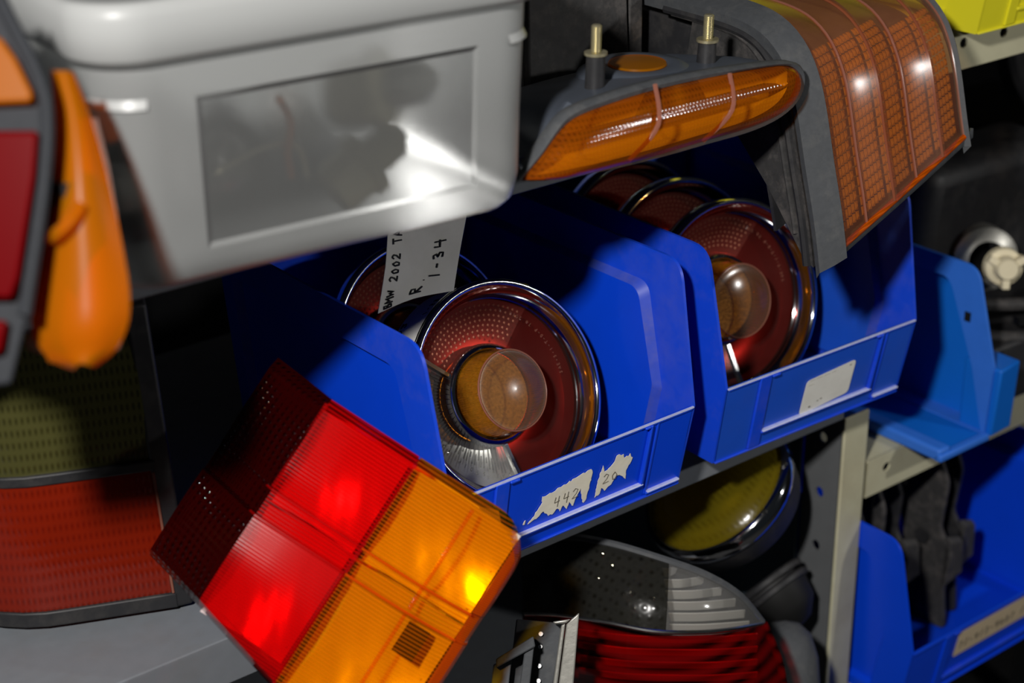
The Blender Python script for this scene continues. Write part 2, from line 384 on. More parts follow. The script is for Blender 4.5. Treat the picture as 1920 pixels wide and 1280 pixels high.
# ------------------------------------------------------------------ hopper bins
def make_bin(label, M, W=.212, D=.268, H=.175, mat='blue_plastic', rim='blue_rim', group='blue hopper bins', step='dusty_blue', edge='worn_edge'):
    t = thing('hopper_bin', label, 'bin', M, group)
    LIP = .068; DR = .006
    outer = round_poly([(0, 0), (-.013, LIP), (.0085, H), (D, H), (D-.016, 0)], [0, 0, .016, .006, 0], 6)       # (y, z)
    inner_f, inner_t = .036, .026
    inner = round_poly([(inner_f-.004, .012), (inner_f-.018, LIP+.004), (inner_f+.004, H-inner_t), (D-.016, H-inner_t), (D-.028, .012)], [.002, .002, .010, .004, .002], 5)
    for s in (0, 1):
        xo = 0 if s == 0 else W; sg = 1 if s == 0 else -1      # inward
        th = .0024; st = .0065
        # rim band, a flat strip on the outer plane running down the front, along the top and the back
        mb = MB()
        n = 40
        def resample(poly, n, start):
            P = [V((*p, 0)) for p in poly]; P = P[start:] + P[:start]; P.append(P[0])
            L = [0]
            for a, b_ in zip(P[:-1], P[1:]): L.append(L[-1] + (b_-a).length)
            out = []; k = 0
            for i in range(n):
                d_ = L[-1]*i/n
                while L[k+1] < d_: k += 1
                out.append(P[k].lerp(P[k+1], (d_-L[k])/max(1e-9, L[k+1]-L[k])))
            return out
        # matched outlines: use same corner count by construction
        oc = round_poly([(0, .0), (-.013, LIP), (.0085, H), (D, H), (D-.016, 0)], [.001, .001, .016, .006, .001], 6)
        ic = round_poly([(inner_f-.004, .010), (inner_f-.016, LIP+.003), (inner_f+.004, H-inner_t), (D-.018, H-inner_t), (D-.030, .010)], [.001, .002, .010, .004, .001], 6)
        ic2 = [(y+(.004 if y < D/2 else -.004), z+(-.004 if z > H/2 else .003)) for y, z in ic]
        X_ = lambda z, o_: xo + sg*(o_ - DR*z/H)
        A = [(X_(z, 0), y, z) for y, z in oc]; B = [(X_(z, 0), y, z) for y, z in ic]; C = [(X_(z, st), y, z) for y, z in ic2]
        A2 = [(X_(z, th), y, z) for y, z in oc]; B2 = [(X_(z, th), y, z) for y, z in ic]; C2 = [(X_(z, st+th), y, z) for y, z in ic2]
        mb.loft([A, A2]); mb.loft([A2, B2]); mb.loft([A, B])
        rm_ = mb.build('side_rim', rim, t, True, .0)
        MB().loft([B, C]).loft([B2, C2]).build('rim_step', step, rm_, True)
        mb = MB(); mb.slab(C, C2); mb.build('side_wall', mat, t, True)
    mb = MB(); mb.add([(0,0,0)], [])
    mb = MB(); mb.box(.002, W-.002, 0, D-.016, 0, .003); mb.build('bin_floor', mat, t, False)
    mb = MB(); mb.slab([(.002, D-.019, .001), (W-.002, D-.019, .001), (W-.002+DR, D-.003, H), (.002-DR, D-.003, H)], [(.002, D-.016, .001), (W-.002, D-.016, .001), (W-.002+DR, D, H), (.002-DR, D, H)]); mb.build('back_wall', mat, t, False)
    # front lip leaning out
    def LP(x, z, o): k = z/LIP; return (x + (x/W-.5)*2*DR*z/H, -.013*k - o, z)
    mb = MB(); mb.slab([LP(.001, 0, 0), LP(W-.001, 0, 0), LP(W-.001, LIP, 0), LP(.001, LIP, 0)], [LP(.001, 0, -.003), LP(W-.001, 0, -.003), LP(W-.001, LIP, -.003), LP(.001, LIP, -.003)])
    lip = mb.build('front_lip', mat, t, True, .0007)
    # label holder: raised ledges
    a, b_ = W*.235, W*.80
    def bar(x0, x1, z0, z1, h):
        return MB().slab([LP(x0, z0, -.0005), LP(x1, z0, -.0005), LP(x1, z1, -.0005), LP(x0, z1, -.0005)], [LP(x0, z0, h), LP(x1, z0, h), LP(x1, z1, h*.8), LP(x0, z1, h*.8)])
    mb = MB()
    for q in (bar(a-.003, b_+.002, .0135, .0155, .0035), bar(b_, b_+.002, .0155, LIP-.001, .0035), bar(a-.0135, a-.002, .002, LIP-.0005, .0022), bar(a-.002, a+.006, LIP-.003, LIP-.001, .003), bar(b_-.005, b_, LIP-.003, LIP-.001, .003)): mb.add(q.v, q.f)
    mb.build('label_holder', rim, lip, True, .0006)
    mb = MB()
    for q in (bar(a-.002, b_+.002, .0152, .0162, .0037), bar(b_+.009, W-.003, .0052, .0062, .0032), bar(.002, W-.002, LIP-.0006, LIP+.0005, .0013)): mb = MB().add(q.v, q.f); mb.build('worn_edge', edge, lip, True)
    mb = MB(); q = bar(b_+.008, W-.003, .0035, .0055, .0030); mb.add(q.v, q.f); q = bar(b_+.0075, b_+.0095, .0035, LIP-.001, .0012); mb.add(q.v, q.f)
    q = bar(.003, W-.003, LIP-.0022, LIP-.0002, .0012); mb.add(q.v, q.f); q = bar(.001, W-.001, .0, .0015, .002); mb.add(q.v, q.f)
    mb.build('lip_ledge', rim, lip, True, .0004)
    t['lip_w'] = W
    return t, LP, lip
BIN1 = Matrix.Translation((-.2215, 0, .0005))
b1, LP, lip1 = make_bin('blue hopper bin with torn paper label, holding the round lamp with paper tag', BIN1, W=.220)
BIN2 = Matrix.Translation((.039, .004, .0005)) @ Matrix.Rotation(math.radians(-1.5), 4, 'Z')
b2, _, lip2 = make_bin('dusty blue hopper bin with intact white sticker, behind the shelf post top', BIN2, mat='blue_worn', W=.207)
BIN5 = Matrix.Translation((.266, -.018, -.3215))
b5, _, lip5 = make_bin('blue hopper bin with tan printed label, full of black brackets', BIN5, mat='blue_plastic', rim='blue_plastic', W=.25, step='blue_plastic', edge='blue_rim')

# torn paper remains on the first bin's lip
def torn(name, mat, outline, parent, off=.0006, th=.0003, amp=.0012, seed=1):
    random.seed(seed); pts = []
    for (x0, z0), (x1, z1) in zip(outline, outline[1:] + outline[:1]):
        L = math.hypot(x1-x0, z1-z0); n = max(2, int(L/.0016))
        for k in range(n): t_ = k/n; pts.append((x0+(x1-x0)*t_ + random.uniform(-amp, amp)*.5, z0+(z1-z0)*t_ + random.uniform(-amp, amp)))
    mb = MB(); mb.slab([LP(x, z, off) for x, z in pts], [LP(x, z, off+th) for x, z in pts]); return mb.build(name, mat, parent, False)
o1 = torn('torn_label', 'torn_paper', [(.071, .022), (.078, .0235), (.084, .027), (.089, .022), (.093, .0215), (.097, .025), (.100, .021), (.102, .026), (.106, .021), (.108, .026), (.112, .021), (.114, .028), (.117, .034), (.1215, .020), (.124, .022), (.1265, .045), (.124, .0485), (.100, .044), (.086, .041), (.081, .041), (.082, .036), (.0795, .032), (.076, .027)], lip1, amp=.0007, seed=4)
mb = MB(); write(mb, '442', lambda x, y: LP(.093+x, .027+y*1.0+x*.05, .0011), .0088, .00022); mb.build('handwriting', 'faded_ink', o1, True)
o2 = torn('torn_label', 'torn_paper', [(.1325, .0205), (.136, .021), (.138, .027), (.141, .0235), (.147, .026), (.150, .0325), (.156, .031), (.1605, .0265), (.160, .034), (.164, .043), (.161, .0475), (.156, .046), (.154, .050), (.148, .0515), (.146, .0465), (.141, .041), (.138, .0405), (.1355, .0475), (.133, .034)], lip1, amp=.0008, seed=9)
mb = MB(); write(mb, '20', lambda x, y: LP(.138+x, .030+y, .0011), .0085, .00024); mb.build('handwriting', 'faded_ink', o2, True)
torn('paper_scrap', 'torn_paper', [(.0665, .0225), (.0680, .0225), (.0685, .0262), (.0672, .0255)], lip1, amp=.0003)
# sticker on the second bin
rr = round_poly([(.088, .015), (.142, .020), (.1425, .051), (.089, .047)], .004, 4)
mb = MB(); mb.slab([LP(x, z, .0006) for x, z in rr], [LP(x, z, .0010) for x, z in rr]); st = mb.build('sticker', 'white_paper', lip2, False)
mb = MB(); random.seed(3)
for k in range(22):
    x = .0915 + k*.00135
    if k % 6 == 5: continue
    mb.tube([LP(x, .0442+x*.02, .0011), LP(x+.0007, .0450+x*.02, .0011)], .00016, 4)
for k in range(5): x = .092+k*.0012; mb.tube([LP(x, .0418, .0011), LP(x+.0006, .0424, .0011)], .00014, 4)
mb.build('printed_line', 'faint_ink', st)
for (x, z, r_) in ((.098, .0205, .0010), (.1065, .0235, .0005), (.110, .0245, .0006), (.137, .0475, .0005)):
    mb = MB(); mb.tube([LP(x-.0008, z-.0003, .0011), LP(x+.0008, z+.0003, .0011)], r_*.6, 5); mb.build('stain', 'faded_ink', st)
# label on the lower bin
rr = round_poly([(.066, .0335), (.187, .0335), (.187, .0625), (.066, .0625)], .002, 3)
mb = MB(); mb.slab([LP(x, z, .0006) for x, z in rr], [LP(x, z, .0010) for x, z in rr]); st = mb.build('printed_label', 'tan_paper', lip5, False)
mb = MB(); write(mb, '71-413-4087 1VA', lambda x, y: LP(.070+x, .042+y, .0011), .0079, .0005); mb.build('lettering', 'faded_ink', st)

# pale blue bin turned on the far shelf: one tall side, open front, low thick-rimmed side
t = thing('hopper_bin', 'light blue empty bin with open front, right of the shelf post', 'bin', Matrix.Translation((.374, -.002, -.0862)))
HH = .156
oc = round_poly([(0, 0), (-.003, .070), (.024, HH), (.27, HH), (.26, 0)], [.001, .001, .014, .004, .001], 6)
ic = round_poly([(.003, .005), (.019, .062), (.052, HH-.018), (.25, HH-.018), (.25, .005)], [.001, .001, .010, .003, .001], 6)
A = [(0, y, z) for y, z in oc]; B = [(0, y, z) for y, z in ic]; C = [(.018, y+.004, z) for y, z in ic]
A2 = [(.003, y, z) for y, z in oc]; C2 = [(.021, y+.004, z) for y, z in ic]
mb = MB(); mb.loft([A2, A]); mb.loft([A, B, C]); mb.loft([A2, C2]); mb.build('side_rim', 'light_blue_rim', t)
mb = MB(); mb.slab(C, C2); mb.build('side_wall', 'light_blue_plastic', t)
mb = MB(); mb.slab([(-.062, -.002, 0), (.0, .0, 0), (0, .26, 0), (-.062, .26, 0)], [(-.062, -.002, .004), (.0, .0, .004), (0, .26, .004), (-.062, .26, .004)]); mb.build('bin_floor', 'light_blue_plastic', t, True, .001)
mb = MB(); mb.box(-.062, .0, .257, .26, 0, HH); mb.build('back_wall', 'light_blue_plastic', t, False)
mb = MB(); mb.slab([(-.066, -.004, -.001), (-.050, -.004, -.001), (-.050, -.004, .011), (-.066, -.004, .011)], [(-.066, .26, -.001), (-.050, .26, -.001), (-.050, .26, .011), (-.066, .26, .011)]); mb.build('low_side_rim', 'light_blue_rim', t, True, .003, 3)
mb = MB(); mb.slab([(-.066, -.006, -.001), (.002, -.006, -.001), (.002, -.006, .006), (-.066, -.006, .006)], [(-.066, .002, -.001), (.002, .002, -.001), (.002, .002, .006), (-.066, .002, .006)]); mb.build('front_edge', 'light_blue_rim', t, True, .002, 3)
mb = MB(); mb.slab([(.003, -.006, .002), (.034, -.004, .002), (.035, -.006, .068), (.003, -.010, .068)], [(.003, .03, .002), (.034, .03, .002), (.035, .03, .068), (.003, .03, .068)]); mb.build('stacking_lug', 'light_blue_plastic', t, True, .002, 3)
mb = MB(); mb.box(-.0012, .0005, .0260, .0320, .104, .1125); mb.build('slot', 'matte_black', t, False, label='small square hole in the rim')

# yellow bin up on the far shelf
M = Matrix.Translation((.325, .012, .2845))
by, _, _l = make_bin('yellow plastic bin at the top right corner on the cream shelf', M, .20, .25, .15, 'yellow_plastic', 'yellow_plastic', None, 'yellow_plastic', 'yellow_plastic')

# ------------------------------------------------------------------ round tail lamps
R = .083
def make_round(label, M, group='round tail lamps in the blue bins', cup=True):
    t = thing('round_tail_lamp', label, 'tail lamp', M, group)
    MB().lathe([(.0, -.0440), (.040, -.0440), (.055, -.0410), (.066, -.032), (.0745, -.017)], 56).build('housing', 'black_plastic', t)
    MB().lathe([(.0745, -.0175), (.0800, -.0170), (.0815, -.0150), (.0828, -.008), (R, -.003), (.0822, .0012), (.0802, .0025), (.0782, .0016), (.0770, -.002), (.0750, -.008), (.0715, -.0115), (.0700, -.013)], 96).build('bezel', 'chrome', t, angle=60)
    a0, a1 = math.radians(-92), math.radians(142)
    zr = lambda r: -.0150 - .010*((.0705-r)/.034)**.8 if r < .0705 else -.0150
    rs = [.0705, .0690, .066, .060, .053, .046, .040, .0365]
    am_ = math.radians(48)
    mb = MB(); mb.lathe([(.0708, -.010)] + [(r, zr(r)) for r in rs], 28, am_, a1); mb.build('lit_prism_lens', 'round_lit_lens', t, angle=60)  # prism sector; brightening by light on the upper left is in its colour
    mb = MB(); mb.lathe([(.0708, -.010)] + [(r, zr(r)) for r in rs], 44, a0, am_); ol = mb.build('red_lens', 'round_red_lens', t, angle=60)
    mb = MB(); random.seed(5)
    rr_ = .0445
    while rr_ < .0665:
        n = int(rr_*math.radians(86)/.0043); 
        for k in range(n):
            a = math.radians(52) + math.radians(86)*((k + (.5 if int(rr_*1e4) % 2 else 0))/n)
            if a > math.radians(139): continue
            c_ = V((rr_*math.cos(a), rr_*math.sin(a), zr(rr_))); r_ = .0012
            mb.add([c_+V((r_,0,0)), c_+V((0,r_,0)), c_+V((-r_,0,0)), c_+V((0,-r_,0)), c_+V((0,0,.0011))], [(0,1,4),(1,2,4),(2,3,4),(3,0,4)])
        rr_ += .0036
    mb.build('prism_dots', 'dot_lens', ol, False, kind='stuff', label='small raised prism dots')
    mb = MB(); mb.lathe([(.0708, -.010)] + [(r, zr(r)) for r in rs], 40, a1, 2*PI+a0); cl = mb.build('clear_lens', 'clear_lens', t, angle=60)
    mb = MB()
    for k in range(46):
        a = a1 + (2*PI+a0-a1)*(k+.5)/46; r0 = .0385 if k % 2 else .047; r1 = .0555 if k % 3 else .051
        mb.tube([(r0*math.cos(a), r0*math.sin(a), zr(r0)+.0004), (r1*math.cos(a), r1*math.sin(a), zr(r1)+.0004)], .00055, 4)
    mb.build('radial_prisms', 'clear_lens', cl, True, kind='stuff')
    mb = MB(); txt = 'SAE STDIP 68'
    for i, ch in enumerate(txt):
        a = math.radians(262 - i*5.4)
        write(mb, ch, lambda x, y: ((.0585+y)*math.cos(a)-x*math.sin(a)*-1, (.0585+y)*math.sin(a)+x*math.cos(a)*-1, zr(.0585)+.0006), .0030, .00028)
    mb.build('moulded_lettering', 'clear_lens', cl, True)
    mb = MB(); txt = 'SAE-S-I-T-D-P 70 2510 (0)'
    for i, ch in enumerate(txt):
        a = math.radians(-2 + i*2.9)
        write(mb, ch, lambda x, y: ((.0640-y)*math.cos(a)+x*math.sin(a)*-1, (.0640-y)*math.sin(a)+x*math.cos(a), zr(.063)+.0006), .0026, .00022)
    mb.build('moulded_lettering', 'rib_lens', ol, True)
    for a in (a0, a1):
        e = V((math.cos(a), math.sin(a), 0)); p = V((-math.sin(a), math.cos(a), 0)); mb = MB()
        r_ = [.0705, .058, .046, .036]
        mb.loft([[e*q+p*.0022+V((0,0,zr(q)-.001)) for q in r_], [e*q+p*.0014+V((0,0,zr(q)+.0022)) for q in r_], [e*q-p*.0014+V((0,0,zr(q)+.0022)) for q in r_], [e*q-p*.0022+V((0,0,zr(q)-.001)) for q in r_]], False)
        mb.build('divider', 'dull_chrome', t)
    MB().lathe([(.0700, -.016), (.068, -.026), (.060, -.031), (.040, -.033), (.034, -.033)], 64).build('reflector', 'reflector', t)
    MB().lathe([(.0385, -.0255), (.0380, -.0215), (.0362, -.0195), (.0342, -.0190), (.0330, -.0205), (.0325, -.0235)], 64).build('inner_ring', 'chrome', t, angle=60)
    al = MB().lathe([(.0322, -.0250), (.0318, -.010), (.0305, .0030), (.0298, .0046)], 64).build('amber_lens', 'round_amber_lens', t)
    MB().lathe([(.0298, .0046), (.0294, .0052), (.0285, .0050), (.022, .0072), (.014, .0088), (.007, .0096), (.0, .0098)], 64).build('dome', 'dome_lens', al, angle=70)
    MB().lathe([(.0301, .0040), (.0303, .0048), (.0297, .0055), (.0290, .0050)], 64).build('dome_edge', 'rib_lens', al)
    MB().lathe([(.0, -.024), (.015, -.0235), (.031, -.0215)], 48).build('amber_reflector', 'fleck_reflector', al)
    return t
def lampM(c_, tilt, yaw, roll=0):
    th, ph = math.radians(tilt), math.radians(yaw)
    n = V((math.sin(ph)*math.cos(th), -math.cos(ph)*math.cos(th), math.sin(th)))
    ex = V((math.cos(ph), math.sin(ph), 0)); ey = n.cross(ex)
    M = frame(c_, ex, ey)
    return M @ Matrix.Rotation(math.radians(roll), 4, 'Z')
L1 = lampM((-.108, .068, .0845), 27.5, 1)
rl1 = make_round('chrome-rimmed round tail lamp with clear wedge and amber centre, in the torn-label bin', L1)
# paper label round its rim
mb = MB(); g = []
for i in range(9):
    a = math.radians(100 + 45*i/8); row = []
    for j in range(5):
        z = (-.038, -.030, -.020, -.012, -.003)[j]; r_ = (.0828, .0832, .0834, .0835, .0836)[j]; row.append((r_*math.cos(a), r_*math.sin(a), z))
    g.append(row)
pl = MB().sheet(g, .0003).build('paper_label', 'white_paper', rl1)
mb = MB(); write(mb, '2002', lambda x, y: (.0837*math.cos(math.radians(141)-x/.0837), .0837*math.sin(math.radians(141)-x/.0837), -.034+y), .0070, .0005)
write(mb, '1-55', lambda x, y: (.0842*math.cos(math.radians(122)-x/.084), .0842*math.sin(math.radians(122)-x/.084), -.011+y), .0050, .0003)
mb.build('handwriting', 'ink', pl)
make_round('round tail lamp showing its face beside the white-sticker bin wall', lampM((.134, .076, .0868), 17, -6, 4))
for (c_, ti, ya, lb) in (((-.112, .162, .087), 24, 3, 'dark round tail lamp edge behind the paper tag'),
                         ((.137, .140, .0870), 15, -4, 'second round tail lamp back, edge showing behind the front one'),
                         ((.138, .200, .0870), 13, -2, 'rearmost round tail lamp in the white-sticker bin, only its rim showing')):
    make_round(lb, lampM(c_, ti, ya))

# paper tag standing behind the first lamp
tagpts = [[on(727, 425, 1, .104), on(800, 400, 1, .106), on(878, 385, 1, .104)], [on(722, 500, 1, .094), on(793, 495, 1, .097), on(862, 470, 1, .096)], [on(708, 588, 1, .080), on(775, 560, 1, .085), on(850, 545, 1, .087)]]
tg = smooth_grid(tagpts, 4, 4)
tt = thing('paper_tag', 'creased white paper tag with black handwriting behind the round lamp', 'tag', Matrix.Translation((0,0,0)))
MB().sheet(tg, .0004).build('sheet', 'white_paper', tt)
def tagp(u, v):
    u = max(0, min(.999, u)); v = max(0, min(.999, v)); i = v*(len(tg)-1); j = u*(len(tg[0])-1); a, b_ = int(i), int(j); fi, fj = i-a, j-b_
    p = tg[a][b_]*(1-fi)*(1-fj) + tg[a+1][b_]*fi*(1-fj) + tg[a][b_+1]*(1-fi)*fj + tg[a+1][b_+1]*fi*fj; return p + V((-.0004, -.0008, .0003))
mb = MB()
write(mb, 'BMW 2002 TAIL', lambda x, y: tagp(.22 - y*1.3, .97 - x), .083, .00062)
write(mb, 'R.', lambda x, y: tagp(.56 - y, .88 - x), .15, .00062)
write(mb, '1-34', lambda x, y: tagp(.74 - y, .72 - x), .12, .00062)
mb.build('handwriting', 'ink', tt)

# ------------------------------------------------------------------ red and amber lamp leaning on the shelf edge
DL = 1.085
A0 = at(608, 765, DL); CLM = frame(A0, at(970, 1000, DL) - A0, at(385, 1130, DL) - A0)
# local: x along (red to amber), y across, z = x cross y ; check that z points to the camera or away
ZS = 1 if (CLM.col[2].to_3d().dot(-FWD) > 0) else -1
ct = thing('tail_lamp', 'large red and amber ribbed tail lamp leaning on the shelf edge', 'tail lamp', CLM)
def LV(u): return .141 + .26*max(0, u)
prof = [(-.047, -.046), (-.026, -.027), (-.004, -.004), (0, 0), (.033, .0012), (.0655, .001), (.0665, .001), (.090, .0005), (.108, -.001), (.114, -.003), (.130, -.0075), (.146, -.0135), (.1525, -.021), (.155, -.030)]
def cp(u, wv, v, lift): return (u, v, ZS*(wv + lift))
PAN = [(.0, .0595, 0.0), (.0595, .0775, -.0035), (.0775, 1, .0045)]
def vsc(v, u): return v if v < .5 else LV(u)
def panel(i0, i1, pi, name, mat, parent, bev=True):
    v0, v1, li = PAN[pi]; g = []
    sub = []
    for k in range(i0, i1):
        (u0, w0), (u1, w1) = prof[k], prof[k+1]
        for q in range(3): sub.append((u0+(u1-u0)*q/3, w0+(w1-w0)*q/3))
    sub.append(prof[i1])
    lo_ = PAN[pi-1][2] if pi else -.012
    hi_ = -.012 if pi == 2 else PAN[pi+1][2]
    for u, w_ in sub:
        vb = vsc(v1, u) if pi == 2 else v1; col = []
        sh_ = .022*(max(0, u-.122)/.033)**2.6 if pi == 0 else 0
        v0 = PAN[pi][0] + sh_
        col.append(cp(u, w_, v0 - (.006 if pi == 0 else 0), min(lo_, li) if pi else lo_)); col.append(cp(u, w_, v0+.0012, li))
        for q in range(1, 6): col.append(cp(u, w_, v0+.0012+(vb-v0-.0024)*q/6, li + (.0026, 0, .0046)[pi]*math.sin(PI*q/6)))
        col.append(cp(u, w_, vb-.0012, li)); col.append(cp(u, w_, vb+(.006 if pi == 2 else 0), min(hi_, li) if pi < 2 else hi_))
        g.append(col)
    return MB().sheet(g, .0016, (0, 0, ZS)).build(name, mat, parent, angle=25)
for k in range(3):
    panel(3, 5, k, 'red_panel', 'red_lens' if k != 2 else 'red_smooth_lens', ct)
    panel(6, 11, k, 'amber_panel', 'amber_lens', ct)
    panel(11, 13, k, 'amber_end', 'amber_edge_lens', ct)
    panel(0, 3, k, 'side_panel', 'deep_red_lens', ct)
mb = MB()
for v0, v1 in ((.0, LV(.066)),):
    mb.slab([cp(.0650, -.014, v0-.004, 0), cp(.0672, -.014, v0-.004, 0), cp(.0672, -.014, v1, 0), cp(.0650, -.014, v1, 0)], [cp(.0650, .0, v0-.001, 0), cp(.0672, .0, v0-.001, 0), cp(.0672, .004, v1, 0), cp(.0650, .004, v1, 0)])
mb.build('colour_divider', 'red_smooth_lens', ct, True)
# bright joint ribs
for vv, lf in ((.0595, .0008), (.0775, .0052)):
    MB().tube([cp(u, w_, vv, lf) for u, w_ in prof[2:6]], .0007, 6).build('rib', 'red_smooth_lens', ct)
    MB().tube([cp(u, w_, vv, lf) for u, w_ in prof[6:12]], .0007, 6).build('rib', 'amber_edge_lens', ct)
MB().tube([cp(0, -.001, -.003, 0), cp(0, .0, .03, .0004), cp(0, 0, .058, .0004)], .0016, 6).build('rib', 'red_smooth_lens', ct)
for v0_, v1_, lf in ((.003, .0585, .0024), (.061, .076, -.0030), (.079, LV(.111)-.004, .0080)):
    MB().tube(crom([cp(.1110, -.0022, v0_, lf*.3), cp(.1112, -.0016, v0_*.7+v1_*.3, lf*.9), cp(.1114, -.0014, v0_*.35+v1_*.65, lf), cp(.1114, -.0022, v1_, lf*.3)], 4), .0013, 8).build('highlight_bead', 'amber_lens', ct)  # bead added along the amber crease to catch a highlight streak
# mirror plates behind the lens: smooth shallow bowls, one per chamber
for u0_, u1_, v0_, v1_ in ((.003, .063, .002, .068), (.003, .063, .070, .150), (.070, .146, .002, .068), (.070, .146, .070, .165)):
    g = []
    for i in range(13):
        uu = u0_+(u1_-u0_)*i/12; row = []
        for j in range(13):
            vv = v0_+(v1_-v0_)*j/12; fu, fv = 2*i/12-1, 2*j/12-1
            dz = -.030 + .011*(fu*fu + fv*fv)*.5*1.5 + .0012*math.sin(i*2.1+j*.7)*math.cos(j*1.9) - (max(0, uu-.11)*.22)
            row.append(cp(uu, min(dz, -.012), vv, 0))
        g.append(row)
    MB().sheet(g, .001, (0, 0, ZS)).build('mirror_bowl', 'mirror_facets', ct, angle=80)
# reflector cups and back housing
def cup(cx, cy, r, dep, parent, mat='reflector', sy=1.0):
    mb = MB(); mb.lathe([(r*k/6, -dep + dep*(k/6)**2) for k in range(1, 7)], 28, cap0=False); mb.move(Matrix.Translation((cx, cy, -.006*ZS if ZS > 0 else .006)) @ Matrix.Diagonal((1, sy, ZS, 1))); return mb.build('reflector', mat, parent)
mb = MB(); mb.box(.116, .131, .083, .104, min(-.010*ZS, -.014*ZS), max(-.010*ZS, -.014*ZS)); mb.build('bulb_hole', 'matte_black', ct, False)
mb = MB()
ri = [cp(-.042, -.050, -.003, 0), cp(-.004, -.018, -.004, 0), cp(.126, -.030, -.003, 0), cp(.148, -.033, .020, 0), cp(.150, -.033, LV(.14), 0), cp(-.004, -.018, LV(0), 0), cp(-.042, -.050, LV(0), 0)]
ro = [cp(-.028, -.064, .004, 0), cp(.0, -.060, .004, 0), cp(.115, -.058, .004, 0), cp(.135, -.058, .024, 0), cp(.135, -.058, .150, 0), cp(.0, -.060, .125, 0), cp(-.028, -.064, .11, 0)]
mb.loft([ri, ro], True, False, True); mb.build('housing', 'soft_reflector', ct, False)

# ------------------------------------------------------------------ clear storage box
BX = Matrix.Translation((-.450, -.047, .2825)) @ Matrix.Rotation(math.radians(-5), 4, 'Z')
bt = thing('storage_box', 'frosted clear plastic storage box on the top shelf', 'box', BX)
BW, BD, BH = .254, .20, .160
def sect(off, z, x0=0, r=.026):
    """rounded rectangle ring at height z, off = outward growth"""
    a, b_ = x0-off, BW+off; c_, d_ = -off, BD+off
    r = r + off*.6; pts = []
    fx = [a+r + (b_-a-2*r)*k for k in (0, .07, .10, .30, .5, .7, .93, .96, 1)]
    pts += [(x, c_, z) for x in fx]
    for cx, cy, a0 in ((b_-r, c_+r, -90), (b_-r, d_-r, 0), (a+r, d_-r, 90), (a+r, c_+r, 180)):
        pts += [(cx+r*math.cos(math.radians(a0+90*k/8)), cy+r*math.sin(math.radians(a0+90*k/8)), z) for k in range(1, 9 if a0 != 180 else 8)]
    return pts
levels = [(-.016, 0), (-.007, .0025), (-.002, .008), (.0, .016), (.001, .022), (.0022, .06), (.0042, .106), (.0046, .113), (.005, .128)]
rings = [sect(o_, z) for o_, z in levels]
n = len(rings[0]); vs = [p for r_ in rings for p in r_]; fs = [tuple(range(n-1, -1, -1))]; win = []
for k in range(len(rings)-1):
    for i in range(n):
        j = (i+1) % n; q = (k*n+i, k*n+j, (k+1)*n+j, (k+1)*n+i)
        if 4 <= k <= 5 and 2 <= i <= 5: win.append(q)
        else: fs.append(q)
mb = MB(); mb.v = vs; mb.f = fs; mb.build('body', 'milky_plastic', bt, angle=60)
# recessed window panel with its four sloping borders
rec = .0012
def wp(i, k, dy): p = rings[k][i]; return (p[0], p[1]+dy, p[2])
o_ring = [wp(2, 4, 0), wp(6, 4, 0), wp(6, 6, 0), wp(2, 6, 0)]
i_ring = [(o_ring[0][0]+.003, o_ring[0][1]+rec, o_ring[0][2]+.003), (o_ring[1][0]-.003, o_ring[1][1]+rec, o_ring[1][2]+.003), (o_ring[2][0]-.003, o_ring[2][1]+rec, o_ring[2][2]-.003), (o_ring[3][0]+.003, o_ring[3][1]+rec, o_ring[3][2]-.003)]
mb = MB(); mb.add(i_ring, [(0,1,2,3)]); mb.build('window_panel', 'milky_window', bt, False)
mb = MB(); mb.loft([o_ring, i_ring]); mb.build('window_border', 'milky_plastic', bt, False)
mb = MB(); mb.loft([sect(.005, .126), sect(.0100, .1275), sect(.0150, .132), sect(.0162, .152), sect(.0145, .1585), sect(.0105, .160), sect(.0070, .158), sect(.005, .128)]); mb.build('rim', 'milky_rim', bt, angle=60)
mb = MB(); mb.loft([sect(.0032, .102, 0)[9:17], sect(.0062, .104, 0)[9:17], sect(.0042, .109, 0)[9:17]], False); mb.build('corner_bead', 'milky_rim', bt)
mb = MB(); mb.loft([sect(.0032, .102, 0)[33:], sect(.0062, .104, 0)[33:], sect(.0042, .109, 0)[33:]], False); mb.build('corner_bead', 'milky_rim', bt)
# things in the box
def inbox(x, y, z): return BX @ V((x, y, z))
def put(o, M): o.matrix_world = M; return o
def bulb_socket(label, x, y, z, rx, ry, s=1.0, c1='cream_socket', c2='matte_black'):
    M = Matrix.Translation(inbox(x, y, z)) @ Matrix.Rotation(math.radians(rx), 4, 'X') @ Matrix.Rotation(math.radians(ry), 4, 'Y') @ Matrix.Scale(s, 4)
    t = thing('bulb_socket', label, 'socket', M, 'small parts in the clear box')
    MB().lathe([(0, 0), (.012, 0), (.0135, .004), (.0135, .016), (.016, .017), (.016, .022), (.010, .024), (0, .024)], 20).build('socket_body', c1, t)
    MB().lathe([(.009, .023), (.0095, .030), (.0085, .038), (.004, .043), (0, .044)], 18).build('bulb_glass', c2, t)
    return t
bulb_socket('cream bulb socket on the right in the clear box', .168, .088, .066, 75, 35, 1.5, 'cream_socket', 'soft_reflector')
bulb_socket('long pale socket lying slanted low in the clear box', .138, .036, .026, 12, 60, 1.25, 'cream_socket', 'cream_socket')
bulb_socket('dark rubber bulb socket left in the clear box', .088, .092, .036, 70, -20, 1.8, 'matte_black', 'dark_reflector')
bulb_socket('black socket with pale bulb behind the wires in the clear box', .036, .066, .024, 40, -30, 1.25, 'black_plastic', 'soft_reflector')
o = MB().tube(crom([inbox(.100, .018, .092), inbox(.104, .012, .078), inbox(.101, .012, .062), inbox(.106, .02, .045)], 6), .0022, 8).build('wire', 'orange_wire'); tag(o, 'short orange wire behind the clear box window', 'wire')
